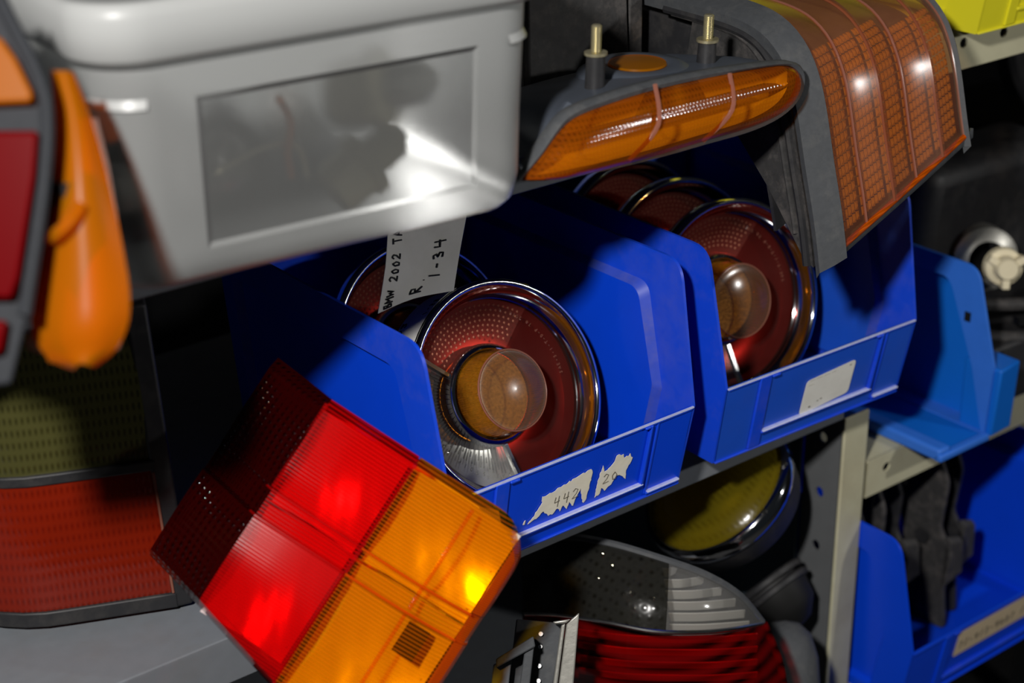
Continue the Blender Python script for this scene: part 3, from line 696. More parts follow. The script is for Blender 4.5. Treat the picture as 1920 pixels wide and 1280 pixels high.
o = MB().tube(crom([inbox(.06, .02, .055), inbox(.085, .014, .066), inbox(.11, .02, .062), inbox(.12, .03, .04)], 6), .0016, 8).build('wire', 'cream_socket'); tag(o, 'thin cream wire arching over the dark socket in the clear box', 'wire')
t = thing('lamp_carrier', 'dark plastic lamp carrier plate lying in the clear box', 'lamp part', BX @ Matrix.Translation((.045, .125, .006)))
MB().box(0, .15, 0, .062, 0, .018).build('plate', 'slate_plastic', t, True, .003)
for k in range(3):
    mb = MB(); mb.lathe([(.018, .0), (.016, .014), (.009, .026), (.009, .034)], 20); mb.move(Matrix.Translation((.03+.045*k, .031, .018))); mb.build('cup', 'black_plastic' if k % 2 else 'dark_reflector', t)
# ------------------------------------------------------------------ amber front signal lying on the shelf edge
YS = -.042
out_px = [(966, 334), (985, 312), (1008, 284), (1030, 252), (1052, 225), (1080, 207), (1130, 188), (1200, 166), (1290, 145), (1380, 129), (1450, 119), (1482, 121), (1495, 138), (1493, 166), (1475, 196), (1440, 222), (1390, 243), (1320, 263), (1240, 286), (1150, 309), (1070, 325), (1010, 334)]
ctrl = [on(x, y, 1, YS - .004*(.5-abs(.5-i/22))) for i, (x, y) in enumerate(out_px)]
ring0 = crom(ctrl + [ctrl[0]], 3)[:-1]
cen = V((0, 0, 0))
for p in ring0: cen += p
cen /= len(ring0)
sg_t = thing('signal_lamp', 'long amber front turn signal lying with two studs up, beside the clear box', 'signal lamp', Matrix.Translation(cen))
rel = [p - cen for p in ring0]
def inset(k, dy, dz=0):
    """ring pulled inwards towards its own long axis"""
    outp = []
    for p in rel:
        ax = V((max(-.085, min(.085, p.x*.86)), 0, 0)); ax.z = .10*ax.x - .003; q = p.lerp(V((ax.x, p.y, ax.z)), k); outp.append(V((q.x, p.y+dy, q.z+dz)))
    return outp
mb = MB(); mb.loft([inset(.06, .001), inset(.10, -.007), inset(.28, -.013), inset(.6, -.0165), inset(.96, -.018)], True, False, True); mb.build('lens', 'signal_lens', sg_t, angle=60)
mb = MB(); mb.loft([inset(.0, .007), inset(-.10, .004), inset(-.11, -.002), inset(-.04, -.005), inset(.06, -.004), inset(.08, .006)]); mb.build('gasket', 'gasket', sg_t, angle=60)
mb = MB(); mb.loft([inset(.12, .004), inset(.2, .012), inset(.4, .016)], True, False, True); mb.build('reflector', 'soft_reflector', sg_t)
for f0, f1 in (((1228, 158), (1180, 300)), ((1368, 138), (1318, 265))):
    a, b_ = on(*f0, 1, YS-.010)-cen, on(*f1, 1, YS-.010)-cen; mid = (a+b_)/2 + V((.004, -.0105, 0)); MB().tube(crom([a, mid, b_], 6), .0016, 6).build('lens_rib', 'rib_lens', sg_t)
mb = MB(); hb = [V((q.x*.97, q.y, max(q.z, -.002))) for q in inset(.03, .004)]; hb2 = [V((q.x*.92, q.y+.03, max(q.z*.8, .0)+.004)) for q in inset(.1, .004)]; hb3 = [V((q.x*.85, q.y+.085, (q.z*.5+.002) if q.z > 0 else .2828-cen.z)) for q in inset(.2, .004)]
mb.loft([hb, hb2, hb3], True, False, True); mb.build('housing', 'slate_plastic', sg_t)
# bulb mound with orange disc
mo = on(1195, 118, 1, .006) - cen
mb = MB(); mb.lathe([(.046, -.022), (.040, -.006), (.032, -.001), (.022, .0), (.0195, -.001)], 32); mb.move(Matrix.Translation(mo)); mb.build('bulb_mound', 'slate_plastic', sg_t)
mb = MB(); mb.lathe([(.0197, -.0005), (.019, .0008), (.012, .0012), (0, .0014)], 32); mb.move(Matrix.Translation(mo)); mb.build('bulb_window', 'far_amber_lens', sg_t)
for (p0, p1, p2) in (((1114, 188), (1118, 102), (1122, 45)), ((1323, 125), (1336, 75), (1341, 24))):
    ys = -.013; a = on(*p0, 1, ys)-cen; b_ = V((a.x+.001, a.y, (on(*p1, 1, ys)-cen).z)); c_ = V((a.x+.0015, a.y, (on(*p2, 1, ys)-cen).z))
    stud = MB().tube([a-V((0,0,.012)), a, b_], [.0072, .0066, .0060], 20).build('stud_sleeve', 'black_plastic', sg_t)
    MB().tube([b_, b_+V((0,0,.0018))], .0075, 20).build('washer', 'brass', stud)
    rings_ = []; L = c_.z - b_.z; nn = 34
    path = [b_ + (c_-b_)*(k/nn) for k in range(nn+1)]; MB().tube(path, [.0030 if k % 2 else .0035 for k in range(nn)] + [.0024], 14).build('threaded_rod', 'brass', stud)
mb = MB(); mb.tube(crom([on(968, 322, 1, -.040)-cen, on(1002, 300, 1, -.036)-cen, on(1030, 255, 1, -.033)-cen, on(1070, 200, 1, -.031)-cen], 6), .005, 8); mb.build('housing_lip', 'slate_plastic', sg_t)

# ------------------------------------------------------------------ big corner lamp hanging over the shelf
XL, XR = .080, .232
kt = thing('corner_lamp', 'large brown-amber fluted corner lamp in black gasket, hanging over the blue bin', 'corner lamp', Matrix.Translation((.15, .03, .285)))
K0 = V((.15, .03, .285))
pr = [(-.0725, .170), (-.064, .208), (-.0525, .247), (-.0425, .283), (-.034, .305), (-.022, .322), (-.004, .334), (.020, .3395), (.060, .341), (.16, .342)]
pr3 = crom([(0, y, z) for y, z in pr], 4)
def zb(x): return .184 + (.234-.184)*(x-XL)/(XR-XL)
def prof_from(x, lift=0, inward=0):
    """profile at x, its lower end cut by the slanting bottom edge, lifted off along its normal"""
    z0 = zb(x) + inward; res = []; P = [V((p.y, p.z)) for p in pr3]; N = len(P)
    k0 = 0
    while P[k0+1].y < z0: k0 += 1
    t_ = (z0-P[k0].y)/(P[k0+1].y-P[k0].y); Q = [P[k0].lerp(P[k0+1], t_)] + P[k0+1:]
    # constant count
    L = [0]
    for a, b_ in zip(Q[:-1], Q[1:]): L.append(L[-1]+(b_-a).length)
    M_ = 45; k = 0
    for i in range(M_):
        d_ = L[-1]*i/(M_-1)
        while k < len(Q)-2 and L[k+1] < d_: k += 1
        q = Q[k].lerp(Q[k+1], (d_-L[k])/max(1e-9, L[k+1]-L[k])); tn = (Q[k+1]-Q[k]).normalized()
        res.append(V((x, q.x - tn.y*lift, q.y + tn.x*lift)) - K0)
    return res
edges = [0, .20, .40, .60, .80, 1]
xs0, xs1 = XL+.003, XR-.003
for k in range(5):
    xa, xb = xs0+(xs1-xs0)*edges[k], xs0+(xs1-xs0)*edges[k+1]; g = []
    for q in range(7):
        f = q/6; x = xa+(xb-xa)*f; lift = .0045 - .0052*f if k % 2 == 0 else -.0012 + .0045*f**1.5
        g.append(prof_from(x, lift, .004))
    MB().sheet(g, .0016).build('lens_flute', 'corner_lens', kt, angle=50)
    MB().tube(prof_from(xb, .0032 if k % 2 else .0008, .004)[:39], .0011, 6).build('flute_ridge', 'rib_lens', kt)
MB().tube([prof_from(xs0+(xs1-xs0)*q/8, .0012, .003)[0] for q in range(9)], .0022, 8).build('bottom_edge', 'amber_edge_lens', kt)
MB().tube(prof_from(xs0+.001, .002, .003)[:36], .0018, 8).build('side_edge', 'rib_lens', kt)
# waffle prisms behind the lower half of the lens (moulded blocks)
for k in range(5):
    mb = MB(); x0_, x1_ = xs0+(xs1-xs0)*edges[k]+.0015, xs0+(xs1-xs0)*edges[k+1]-.001
    for row in range(1, 19 - (k > 2)*2):
        for c_ in range(7):
            x = x0_+(x1_-x0_)*(c_+.5)/7; P = prof_from(x, -.0042, .004); p = P[min(43, row)]; pn = P[min(44, row+1)]; h = (pn-p).length*.44; hx = (x1_-x0_)/7*.45
            tn = (pn-p).normalized(); nn = V((0, -tn.z, tn.y)); ex = V((hx, 0, 0))
            mb.add([p-ex-tn*h, p+ex-tn*h, p+ex+tn*h, p-ex+tn*h, p+nn*.0016], [(0,1,4),(1,2,4),(2,3,4),(3,0,4)])
    mb.build('waffle_prisms', 'waffle_lens', kt, False, kind='stuff')
g = [prof_from(XL+.006+(XR-XL-.012)*q/4, -.020, .010) for q in range(5)]; MB().sheet(g, .002).build('reflector', 'dark_reflector', kt)
# gasket: left band, right band, bottom band
def band(xa, xb, la, lb, name):
    g = [prof_from(xa, la, -.004), prof_from(xa, la+.0, -.004), prof_from((xa+xb)/2, (la+lb)/2+.001, -.004), prof_from(xb, lb, -.004)]
    return MB().sheet(g, .005).build(name, 'gasket', kt, angle=50)
band(XL-.016, XL+.004, -.006, .0015, 'gasket'); band(XR-.004, XR+.010, .001, -.012, 'gasket')
gb = []
for q in range(9):
    x = XL-.010+(XR-XL+.018)*q/8; P = prof_from(min(max(x, XL-.01), XR+.008), 0, 0); p0 = P[0]; gb.append([p0+V((0, -.001, .004)), p0+V((0, -.0015, -.003)), p0+V((0, .004, -.008)), p0+V((0, .018, -.004))])
MB().sheet(gb, .003).build('gasket', 'gasket', kt, angle=60)
# black body: left cheek, seams, floor
ck = prof_from(XL-.015, -.010, -.002)
cheek = [p for p in ck[:33]] + [V((XL-.013, .075, .294))-K0, V((XL-.013, .032, .288))-K0, V((XL-.013, .030, .262))-K0, V((XL-.013, -.012, .222))-K0, V((XL-.013, -.050, .178))-K0]
MB().slab(cheek, [p+V((.006, .002, .001)) for p in cheek]).build('cheek', 'dusty_black', kt, True)
MB().tube([p+V((.0005, .006, .0)) for p in ck[:36]], .0035, 8).build('seal_bead', 'black_plastic', kt)
MB().tube([p+V((.0005, .014, -.002)) for p in ck[3:34]], .0022, 8).build('seal_bead', 'dusty_black', kt)
inn = [prof_from(XL-.010+(XR-XL)*q/3, -.050, .02)[:33] for q in range(4)]
MB().sheet(inn, .003).build('back_shell', 'black_plastic', kt)
mb = MB(); mb.slab([V((XL+.0, .030, .2845))-K0, V((XR, .030, .2845))-K0, V((XR, .16, .2845))-K0, V((XL, .16, .2845))-K0], [V((XL, .030, .318))-K0, V((XR, .030, .318))-K0, V((XR, .16, .326))-K0, V((XL, .16, .326))-K0]); mb.build('back_body', 'black_plastic', kt, True, .004)
# upright black carrier plates behind the signal lamp
pt_ = thing('lamp_housing', 'dusty black lamp housing of upright plates behind the turn signal', 'lamp housing', Matrix.Translation((-.03, .10, .2825)))
for (x0, x1, y0, z1, tilt) in ((-.125, -.087, -.020, .068, 0), (-.085, -.028, .010, .105, .004), (-.026, .070, .006, .098, .006), (.072, .088, .012, .095, .0)):
    MB().slab([(x0, y0, 0), (x1, y0, 0), (x1, y0+.008, 0), (x0, y0+.008, 0)], [(x0+.004, y0+tilt, z1), (x1-.001, y0+tilt, z1-.003), (x1-.001, y0+tilt+.006, z1-.003), (x0+.004, y0+tilt+.006, z1)]).build('plate', 'dusty_black', pt_, True, .0015)
MB().box(-.13, .10, .018, .16, 0, .004).build('base', 'black_plastic', pt_, True, .001)
MB().box(-.13, .10, .155, .16, .004, .12).build('back_plate', 'black_plastic', pt_, True, .001)

# ------------------------------------------------------------------ upright olive and red lamp, left
OB = V((-.366, .084, .0038)); OL = V((-.479, .132, .0038)); ex = (OL-OB).normalized()
OM = frame(OB, -ex, V((.02, .05, 1.0)))          # x to the right, y up, z = out?
OZ = 1 if OM.col[2].to_3d().dot(-FWD) > 0 else -1
ot = thing('tail_lamp', 'upright tail lamp, olive above red, standing on the left of the middle shelf', 'tail lamp', OM)
OW, OHH = .150, .213
def of(x, y, z): return (x, y, OZ*z)
def orow(x0, x1, y, zc, n=10): 
    return [of(x0+(x1-x0)*k/n, y, zc - .030*max(0, (1-(k/n)*2.2))**2) for k in range(n+1)]
def olens(y0, y1, mat, name):
    g = []
    for k in range(6):
        y = y0+(y1-y0)*k/5; xr = -.012 - .010*y/OHH; g.append(orow(-OW, xr, y, .004 + .002*math.sin(PI*k/5)))
    return MB().sheet(g, .002, (0, 0, OZ)).build(name, mat, ot, angle=50)
olens(.010, .1015, 'brick_red_lens', 'red_lens'); olens(.1075, .203, 'olive_lens', 'olive_lens')
def obar(p, r, name='frame', mat='black_plastic'): return MB().tube([of(*q) for q in p], r, 8).build(name, mat, ot)
mb = MB(); mb.slab([of(-.013, 0, -.03), of(.0, 0, -.03), of(-.010, OHH, -.03), of(-.024, OHH, -.03)], [of(-.013, 0, .006), of(.0, 0, .004), of(-.010, OHH, .004), of(-.024, OHH, .006)]); mb.build('frame_side', 'black_plastic', ot, True, .002, 3)
for y0, y1 in ((0, .011), (.1005, .108), (.2025, OHH)):
    g = [orow(-OW, -.010-.010*y0/OHH, y0, .006), orow(-OW, -.010-.010*y1/OHH, y1, .0065)]; MB().sheet(g, .012, (0, 0, OZ)).build('frame_bar', 'black_plastic', ot, True, .001)
obar([(-.0125, .012, .0066), (-.017, .100, .007)], .0009, 'lens_edge', 'rib_lens')
mb = MB(); mb.slab([of(-OW, .0, -.06), of(-.004, .0, -.06), of(-.014, OHH, -.06), of(-OW, OHH, -.06)], [of(-OW, .0, -.028), of(-.004, .0, -.028), of(-.014, OHH, -.028), of(-OW, OHH, -.028)]); mb.build('housing', 'black_plastic', ot, True, .003)
mb = MB(); mb.slab([of(-OW+.004, .006, -.0285), of(-.014, .006, -.0285), of(-.022, OHH-.006, -.0285), of(-OW+.004, OHH-.006, -.0285)], [of(-OW+.004, .006, -.026), of(-.014, .006, -.026), of(-.022, OHH-.006, -.026), of(-OW+.004, OHH-.006, -.026)]); mb.build('reflector', 'soft_reflector', ot, False)
mb = MB()
for zz in (-.027,): mb.slab([of(-OW, .001, zz), of(-OW+.003, .001, zz), of(-OW+.003, OHH-.001, zz), of(-OW, OHH-.001, zz)], [of(-OW, .001, -.03), of(-OW+.003, .001, -.03), of(-OW+.003, OHH-.001, -.03), of(-OW, OHH-.001, -.03)])
mb.build('frame_side', 'black_plastic', ot, False)

# ------------------------------------------------------------------ near lamps at the far left, standing on the top shelf
def patch_lamp(name, label, cat, ctrl_px, parts):
    pass
D1 = .820
c0 = at(150, 690, D1)
at_ = thing('signal_lamp', 'drop-shaped orange signal lens between the red lamp and the clear box', 'signal lamp', Matrix.Translation(c0))
def rl(px, py, d): return at(px, py, d) - c0
L_ = [(104, 130), (110, 210), (102, 300), (88, 400), (76, 490), (66, 570), (72, 630), (100, 668), (140, 684)]
R_ = [(130, 140), (160, 215), (186, 300), (206, 380), (224, 460), (238, 540), (236, 600), (214, 648), (172, 680)]
g = []
for k, (a, b_) in enumerate(zip(L_, R_)):
    row = []
    for q in range(7):
        f = q/6; bul = .011*math.sin(PI*min(1, max(0, f)))*min(1, .35+k/4.)*(1 if k < 7 else .7); row.append(rl(a[0]+(b_[0]-a[0])*f, a[1]+(b_[1]-a[1])*f, D1 + .008 - bul + .002*(1-f)))
    g.append(row)
gg = smooth_grid(g, 2, 3)
MB().sheet(gg, .0025).build('lens', 'far_amber_lens', at_, angle=70)
MB().tube(crom([rl(96, 446, D1-.004), rl(105, 440, D1-.008), rl(132, 415, D1-.009), rl(152, 385, D1-.005)], 5), .0034, 8).build('lens_rib', 'far_amber_lens', at_)
MB().tube(crom([rl(96, 668, D1+.012), rl(140, 672, D1+.006), rl(190, 645, D1+.006), rl(226, 590, D1+.012)], 5), .0030, 8).build('lens_rib', 'far_amber_lens', at_)
bk = [[row[3].lerp(p, .72) + FWD*.022 for p in row] for row in smooth_grid(g, 1, 1)[1:-1]]
MB().sheet([[p for p in r_] for r_ in bk], .003).build('reflector', 'soft_reflector', at_)
s0 = rl(180, 560, D1); MB().slab([s0+V((.0, .022, -.02)), s0+V((.018, .022, -.02)), s0+V((.018, .022, .05)), s0+V((.0, .022, .05))], [V((.0, .17, .2828-c0.z)), V((.03, .17, .2828-c0.z)), V((.03, .17, .07)), V((.0, .17, .07))]).build('housing', 'black_plastic', at_, True)
s1 = rl(50, 640, D1); MB().tube([s1 + FWD*.018, s1 + FWD*.035], .0055, 12).build('mounting_pin', 'dusty_steel', at_)
D2 = .798
c1 = at(0, 700, D2)
rt = thing('tail_lamp', 'blurred red and amber tail lamp in grey frame at the far left edge', 'tail lamp', Matrix.Translation(c1))
def r2(px, py, d=D2): return at(px, py, d) - c1
def slabp(px, d0, d1, name, mat, sm=True, bev=.002): return MB().slab([r2(x, y, d0) for x, y in px], [r2(x, y, d1) for x, y in px]).build(name, mat, rt, sm, bev, 3)
slabp([(-120, 245), (72, 245), (66, 330), (50, 430), (36, 520), (22, 560), (-120, 560)], D2-.004, D2+.004, 'red_lens', 'far_red_lens')
slabp([(-120, 40), (2, 70), (30, 110), (62, 175), (60, 192), (-120, 200)], D2-.004, D2+.004, 'amber_lens', 'far_amber_lens')
slabp([(-120, 600), (14, 600), (4, 660), (-120, 700)], D2-.003, D2+.004, 'lower_lens', 'far_red_lens')
slabp([(-130, -40), (-6, -20), (14, 20), (80, 130), (96, 200), (92, 290), (74, 440), (50, 600), (22, 720), (-130, 740)], D2+.0055, D2+.018, 'frame', 'dark_gasket', True, .002)
slabp([(-120, -20), (10, 110), (20, 200), (10, 400), (-20, 660), (-120, 690)], D2+.018, D2+.045, 'housing', 'black_plastic')
MB().tube(crom([r2(-4, -10, D2+.004), r2(20, 40, D2+.004), r2(70, 140, D2+.004), r2(88, 220, D2+.004), r2(80, 360, D2+.004), r2(46, 590, D2+.004)], 5), .0035, 8).build('frame_edge', 'dark_gasket', rt)
q0 = r2(-60, 560, D2+.035); MB().slab([q0+V((-.02, 0, 0)), q0+V((.02, 0, 0)), q0+V((.02, 0, .05)), q0+V((-.02, 0, .05))], [V((-.02, .20, .2825-c1.z)), V((.03, .20, .2825-c1.z)), V((.03, .20, .09)), V((-.02, .20, .09))]).build('rear_arm', 'black_plastic', rt)

# ------------------------------------------------------------------ lamps on the lower shelf
E0 = at(1250, 1200, 1.36)
et = thing('tail_lamp', 'swept tail lamp, clear over dark red, under the blue bins', 'tail lamp', Matrix.Translation(E0))
def e(px, py, d): return at(px, py, d) - E0
top_ = [(985, 1010, 1.40), (1060, 1006, 1.372), (1140, 1018, 1.352), (1230, 1044, 1.343), (1320, 1076, 1.347), (1385, 1115, 1.362), (1428, 1166, 1.385)]
mid_ = [(985, 1085, 1.392), (1050, 1092, 1.360), (1130, 1108, 1.338), (1228, 1122, 1.326), (1315, 1133, 1.330), (1380, 1148, 1.350), (1429, 1167, 1.384)]
div_ = [(985, 1150, 1.390), (1050, 1152, 1.357), (1130, 1164, 1.334), (1225, 1182, 1.322), (1310, 1184, 1.327), (1376, 1178, 1.349), (1430, 1168, 1.384)]
r1_ = [(985, 1154, 1.390), (1050, 1157, 1.357), (1130, 1169, 1.334), (1225, 1188, 1.322), (1312, 1190, 1.327), (1378, 1184, 1.349), (1432, 1172, 1.384)]
r2_ = [(990, 1260, 1.392), (1055, 1262, 1.358), (1135, 1266, 1.335), (1230, 1268, 1.323), (1322, 1266, 1.328), (1395, 1258, 1.350), (1466, 1262, 1.386)]
r3_ = [(1000, 1380, 1.400), (1070, 1380, 1.366), (1145, 1380, 1.345), (1235, 1380, 1.334), (1325, 1380, 1.340), (1405, 1380, 1.360), (1480, 1380, 1.392)]
def E3(rows, nu=4, nv=4): return smooth_grid([[e(*p) for p in r_] for r_ in rows], nu, nv)
gcl = E3([top_, mid_, div_]); k = 13
MB().sheet([r_[:k+1] for r_ in gcl], .002).build('smoked_lens', 'smoke_lens', et, angle=60)
MB().sheet([r_[k:] for r_ in gcl], .002).build('clear_lens', 'pane_lens', et, angle=60)
MB().sheet(E3([r1_, r2_, r3_]), .002).build('red_lens', 'wine_lens', et, angle=60)
MB().tube([p - FWD*.001 for p in crom([e(*p) for p in div_], 5)], .0018, 8).build('divider', 'dull_chrome', et)
MB().tube([p - FWD*.0005 for p in crom([e(*p) for p in top_], 5)], .0032, 8).build('top_trim', 'gasket', et)
MB().tube([p for p in crom([e(1432, 1168, 1.384), e(1452, 1215, 1.386), e(1466, 1262, 1.387), e(1480, 1380, 1.392)], 5)], .003, 8).build('side_trim', 'wine_lens', et)
for k in range(6):
    y = 1060 + k*21; xr = [1268, 1318, 1352, 1378, 1396, 1404][k]
    a = [e(1242, y+4, 1.350), e((1242+xr)/2, y+4, 1.350), e(xr, y-2, 1.372)]; b_ = [q + V((0, 0, -.0075)) + FWD*.003 for q in a]
    MB().sheet([crom(a, 4), crom(b_, 4)], .001).build('reflector_fin', 'soft_reflector', et)
for k in range(4):
    y = 1192 + k*24; a = [e(1085, y-14, 1.368), e(1170, y-3, 1.352), e(1250, y, 1.345), e(1340, y, 1.352), e(1420, y-6, 1.372)]; b_ = [q + V((0, 0, -.006)) + FWD*.004 for q in a]
    MB().sheet([crom(a, 4), crom(b_, 4)], .001).build('reflector_fin', 'reflector', et)
MB().slab([e(1216, 1050, 1.350), e(1240, 1055, 1.350), e(1256, 1178, 1.342), e(1238, 1178, 1.342)], [e(1216, 1050, 1.358), e(1240, 1055, 1.358), e(1256, 1178, 1.350), e(1238, 1178, 1.350)]).build('bezel_post', 'black_plastic', et)
for (x, y) in ((1132, 1040), (1150, 1062), (1124, 1086), (1184, 1112), (1192, 1142), (1228, 1122)):
    q = e(x, y, 1.362); mb = MB(); mb.lathe([(.0, .002), (.002, .0015), (.0026, 0), (.002, -.001)], 10); mb.move(frame(q, RIGHT, DOWN) @ Matrix.Diagonal((1, 1, -1, 1))); mb.build('reflector_bead', 'chrome', et)
bkg = E3([[(x, y+6, d+.035) for x, y, d in r_] for r_ in (top_, div_, r2_, r3_)]); MB().sheet(bkg, .003).build('back_shell', 'black_plastic', et)
MB().box(-.06, .10, .03, .10, -.3143-E0.z, -.16).build('foot', 'black_plastic', et, True, .004)

# grey lamp housing, bottom centre
G0 = at(1000, 1280, 1.24)
gt = thing('lamp_housing', 'bare grey lamp housing with bright metal edge at the bottom centre', 'lamp housing', Matrix.Translation(G0))
def ge(px, py, d): return at(px, py, d) - G0
def gs(px, d0, d1, name, mat, bev=.001): return MB().slab([ge(x, y, d0) for x, y in px], [ge(x, y, d1) for x, y in px]).build(name, mat, gt, True, bev)
gs([(1062, 1168), (1086, 1148), (1066, 1400), (1032, 1400)], 1.250, 1.262, 'edge_flange', 'dusty_steel')
gs([(1052, 1172), (1060, 1168), (1030, 1400), (1020, 1400)], 1.246, 1.262, 'edge_flange', 'dusty_steel')
gs([(968, 1160), (1056, 1168), (1018, 1400), (940, 1400)], 1.270, 1.275, 'back_web', 'gasket')
gs([(1036, 1165), (1070, 1160), (1062, 1168), (1040, 1170)], 1.246, 1.262, 'clip', 'dusty_steel')
gs([(930, 1235), (1000, 1192), (1004, 1212), (930, 1252)], 1.236, 1.262, 'strut', 'gasket'); gs([(925, 1245), (960, 1232), (940, 1400), (910, 1400)], 1.250, 1.262, 'web', 'shelf_paint'); gs([(984, 1215), (1002, 1206), (980, 1400), (958, 1400)], 1.240, 1.262, 'rib', 'gasket')
for y in (1188, 1212, 1248, 1276): MB().tube([ge(1014-(y-1188)*.05, y, 1.2695), ge(1014-(y-1188)*.05, y, 1.266)], .0016, 10).build('rivet', 'dull_chrome', gt)
mb = MB(); mb.box(-.05, .03, .0, .05, -.3145-G0.z, -.09); mb.build('foot', 'black_plastic', gt, True, .003)

# yellow fog lamp hanging tilted, seen from its edge
F0 = at(1348, 918, 1.50); n = (-FWD*.55 - (RIGHT + DOWN)*.59).normalized()
FM = frame(F0, RIGHT - DOWN, n.cross(RIGHT - DOWN))
nz_ = FM.col[2].to_3d()
ft = thing('fog_lamp', 'round yellow fog lamp with chrome rim, tilted under the white-sticker bin', 'fog lamp', FM @ Matrix.Scale(.86, 4))
def fl(prof_, name, mat, **k): return MB().lathe(prof_, 56).build(name, mat, ft, **k)
fl([(.078, -.010), (.082, -.006), (.083, .002), (.081, .008), (.076, .010), (.073, .006)], 'chrome_rim', 'chrome', angle=60)
fl([(.0745, .007), (.070, .013), (.050, .022), (.025, .027), (0, .028)], 'yellow_lens', 'yellow_lens')
fl([(.079, -.009), (.072, -.035), (.045, -.06), (0, -.068)], 'shell', 'black_plastic')
fl([(.074, .004), (.05, -.015), (0, -.03)], 'reflector', 'soft_reflector')
for a in (20, 60, 100): 
    mb = MB(); mb.lathe([(.0035, .0), (.003, .003), (0, .004)], 10); mb.move(Matrix.Translation((.0795*math.cos(math.radians(a-100)), .0795*math.sin(math.radians(a-100)), .0085))); mb.build('rim_screw', 'dull_chrome', ft)
# dark lamp rings and grey round part deeper on the lower shelf
H0 = at(1455, 1110, 1.55); HM = frame(H0, RIGHT*.8 - DOWN*.6, DOWN*.3 + FWD*.9)
ht = thing('lamp_ring', 'black double lamp ring lying behind the swept tail lamp', 'lamp ring', HM @ Matrix.Scale(.66, 4))
for k in range(2): 
    mb = MB(); mb.lathe([(.046, -.004), (.052, -.003), (.053, .003), (.049, .006), (.046, .002)], 40); mb.move(Matrix.Translation((0, 0, .014*k))); mb.build('ring', 'black_plastic', ht)
MB().lathe([(.046, -.004), (.040, -.03), (.02, -.05), (0, -.055)], 40).build('bowl', 'matte_black', ht)
J0 = at(1472, 1262, 1.50)
jt = thing('grey_canister', 'round grey plastic canister beside the foot of the post', 'canister', frame(J0, RIGHT, FWD))
MB().lathe([(.0, .045), (.012, .043), (.022, .034), (.028, .015), (.030, -.02), (.030, J0.z*0-.045)], 32).build('cap', 'gasket', jt)
MB().lathe([(.030, -.045), (.034, -.047), (.034, -.055), (0, -.055)], 32).build('collar', 'black_plastic', jt)

# ------------------------------------------------------------------ black brackets in the lower right bin
BL = ['leftmost black bracket in the lower right bin', 'black bracket with a forked edge, second from the left in the lower right bin', 'tall black bracket in the middle of the lower right bin', 'wide black bracket second from the right in the lower right bin', 'rightmost black bracket with a rusty notch in the lower right bin']
for k in range(5):
    x = .302 + k*.032; y = .035 + .012*(k % 3); M = Matrix.Translation((x, y, -.3175)) @ Matrix.Rotation(math.radians(-8+4*k), 4, 'Z') @ Matrix.Rotation(math.radians(-9+2*k), 4, 'Y')
    t = thing('bracket', BL[k], 'bracket', M, 'black brackets in the lower right bin')
    hh = .176 + .006*(k % 2) + .003*k
    ol = [(0, 0), (.055, 0), (.06, .05), (.052, .09), (.062, .13), (.055, hh), (.02, hh+.004), (.006, hh-.03), (.012, .11), (-.004, .085), (.004, .045)]
    ol = round_poly(ol, .006, 3)
    MB().slab([(0, a, b_) for a, b_ in ol], [(.005, a, b_) for a, b_ in ol]).build('plate', 'dusty_black' if k % 2 else 'black_plastic', t, True, .0012)
    MB().slab([(0, 0.002, .05), (0, .008, .045), (0, .004, .105), (0, -.002, .10)], [(.019, -.004, .06), (.019, .004, .052), (.016, .000, .10), (.016, -.005, .095)]).build('flange', 'dusty_black', t, True, .001)
    mb = MB(); mb.tube([(-.003, .03, hh*.5), (.009, .03, hh*.5)], .008, 14); mb.build('boss', 'black_plastic', t)
    mb = MB(); mb.tube([(-.003, .034, hh*.82), (.009, .034, hh*.82)], .005, 12); mb.build('boss', 'dusty_steel' if k == 4 else 'black_plastic', t)

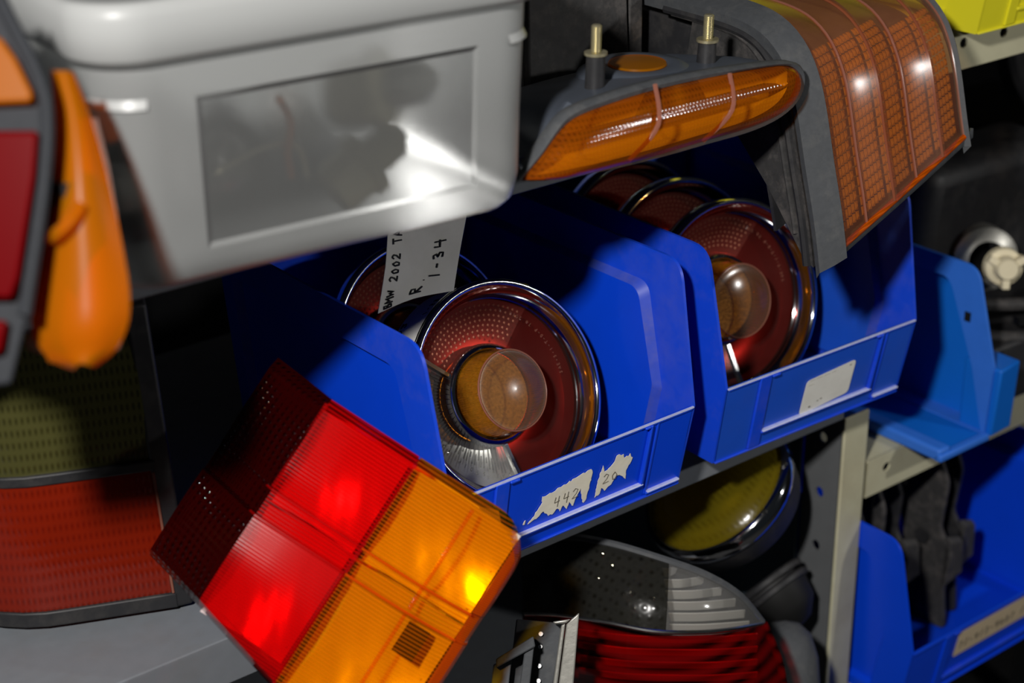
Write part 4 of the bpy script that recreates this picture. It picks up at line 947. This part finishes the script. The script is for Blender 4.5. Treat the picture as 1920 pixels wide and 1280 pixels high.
# ------------------------------------------------------------------ dark lamp parts at the far right
T0 = V((.47, .03, -.0865))
t = thing('lamp_housing', 'black headlamp housing with cream bulb socket at the right edge', 'lamp housing', Matrix.Translation(T0))
MB().slab([V((-.055, 0, .0)), V((.16, -.01, .0)), V((.16, .20, .0)), V((-.055, .20, 0))], [V((-.062, .01, .055)), V((.16, 0, .055)), V((.16, .20, .065)), V((-.06, .20, .065))]).build('tray', 'black_plastic', t, True, .004)
for yy, zz in ((.002, .058), (.022, .085)): MB().tube(crom([V((-.066, .06+yy, zz+.012)), V((-.02, .02+yy, zz)), V((.06, -.004+yy, zz-.012)), V((.15, -.012+yy, zz-.02))], 6), .006, 8).build('rail', 'dusty_black', t)
MB().slab([V((.005, .012, .066)), V((.07, -.002, .052)), V((.07, .006, .052)), V((.005, .02, .066))], [V((.005, .012, .073)), V((.07, -.002, .060)), V((.07, .006, .060)), V((.005, .02, .073))]).build('bright_strip', 'dull_chrome', t)
sk = on(1882, 500, 1, .06) - T0
MB().slab([sk+V((-.07, .05, -.08)), sk+V((.14, .04, -.08)), sk+V((.14, .12, -.08)), sk+V((-.07, .12, -.08))], [sk+V((-.05, .05, .09)), sk+V((.14, .04, .09)), sk+V((.14, .12, .09)), sk+V((-.05, .12, .09))]).build('lamp_back', 'black_plastic', t, True, .02, 4)
mb = MB(); mb.lathe([(.030, -.03), (.030, -.004), (.024, .0), (.018, .002)], 30); mb.move(frame(sk + V((.002, .02, 0)), (.8, -.6, 0), (.1, .14, 1)) @ Matrix.Identity(4)); rg = mb.build('socket_ring', 'dusty_steel', t)
FS = frame(sk, (.78, -.62, 0), (.12, .15, .98))
zs = 1 if FS.col[2].to_3d().dot(-FWD) > 0 else -1
mb = MB(); mb.lathe([(.0, .016), (.009, .016), (.011, .012), (.0115, .004), (.017, .002), (.018, -.006)], 26); mb.move(FS @ Matrix.Diagonal((1, 1, zs, 1))); so = mb.build('bulb_socket', 'cream_socket', t, label='cream plastic bulb socket')
for k in range(3):
    a = k*2*PI/3+.5; mb = MB(); mb.box(.008, .019, -.0035, .0035, .0, .013); mb.move(FS @ Matrix.Diagonal((1, 1, zs, 1)) @ Matrix.Rotation(a, 4, 'Z')); mb.build('socket_tab', 'cream_socket', so, True, .001)
t = thing('lamp_housing', 'large black lamp shell in the dark below the yellow bin', 'lamp housing', Matrix.Translation((.74, .26, -.0865)))
mb = MB(); mb.lathe([(.02, -.05), (.07, -.035), (.095, 0), (.10, .03), (.094, .034), (.09, .02), (.05, -.005), (0, -.015)], 40); mb.move(Matrix.Translation((.02, -.06, .235)) @ Matrix.Rotation(math.radians(60), 4, 'X') @ Matrix.Rotation(math.radians(-20), 4, 'Y')); mb.build('shell', 'black_plastic', t)
MB().box(-.05, .12, -.02, .12, 0, .16).build('stand_block', 'black_plastic', t, True, .008)
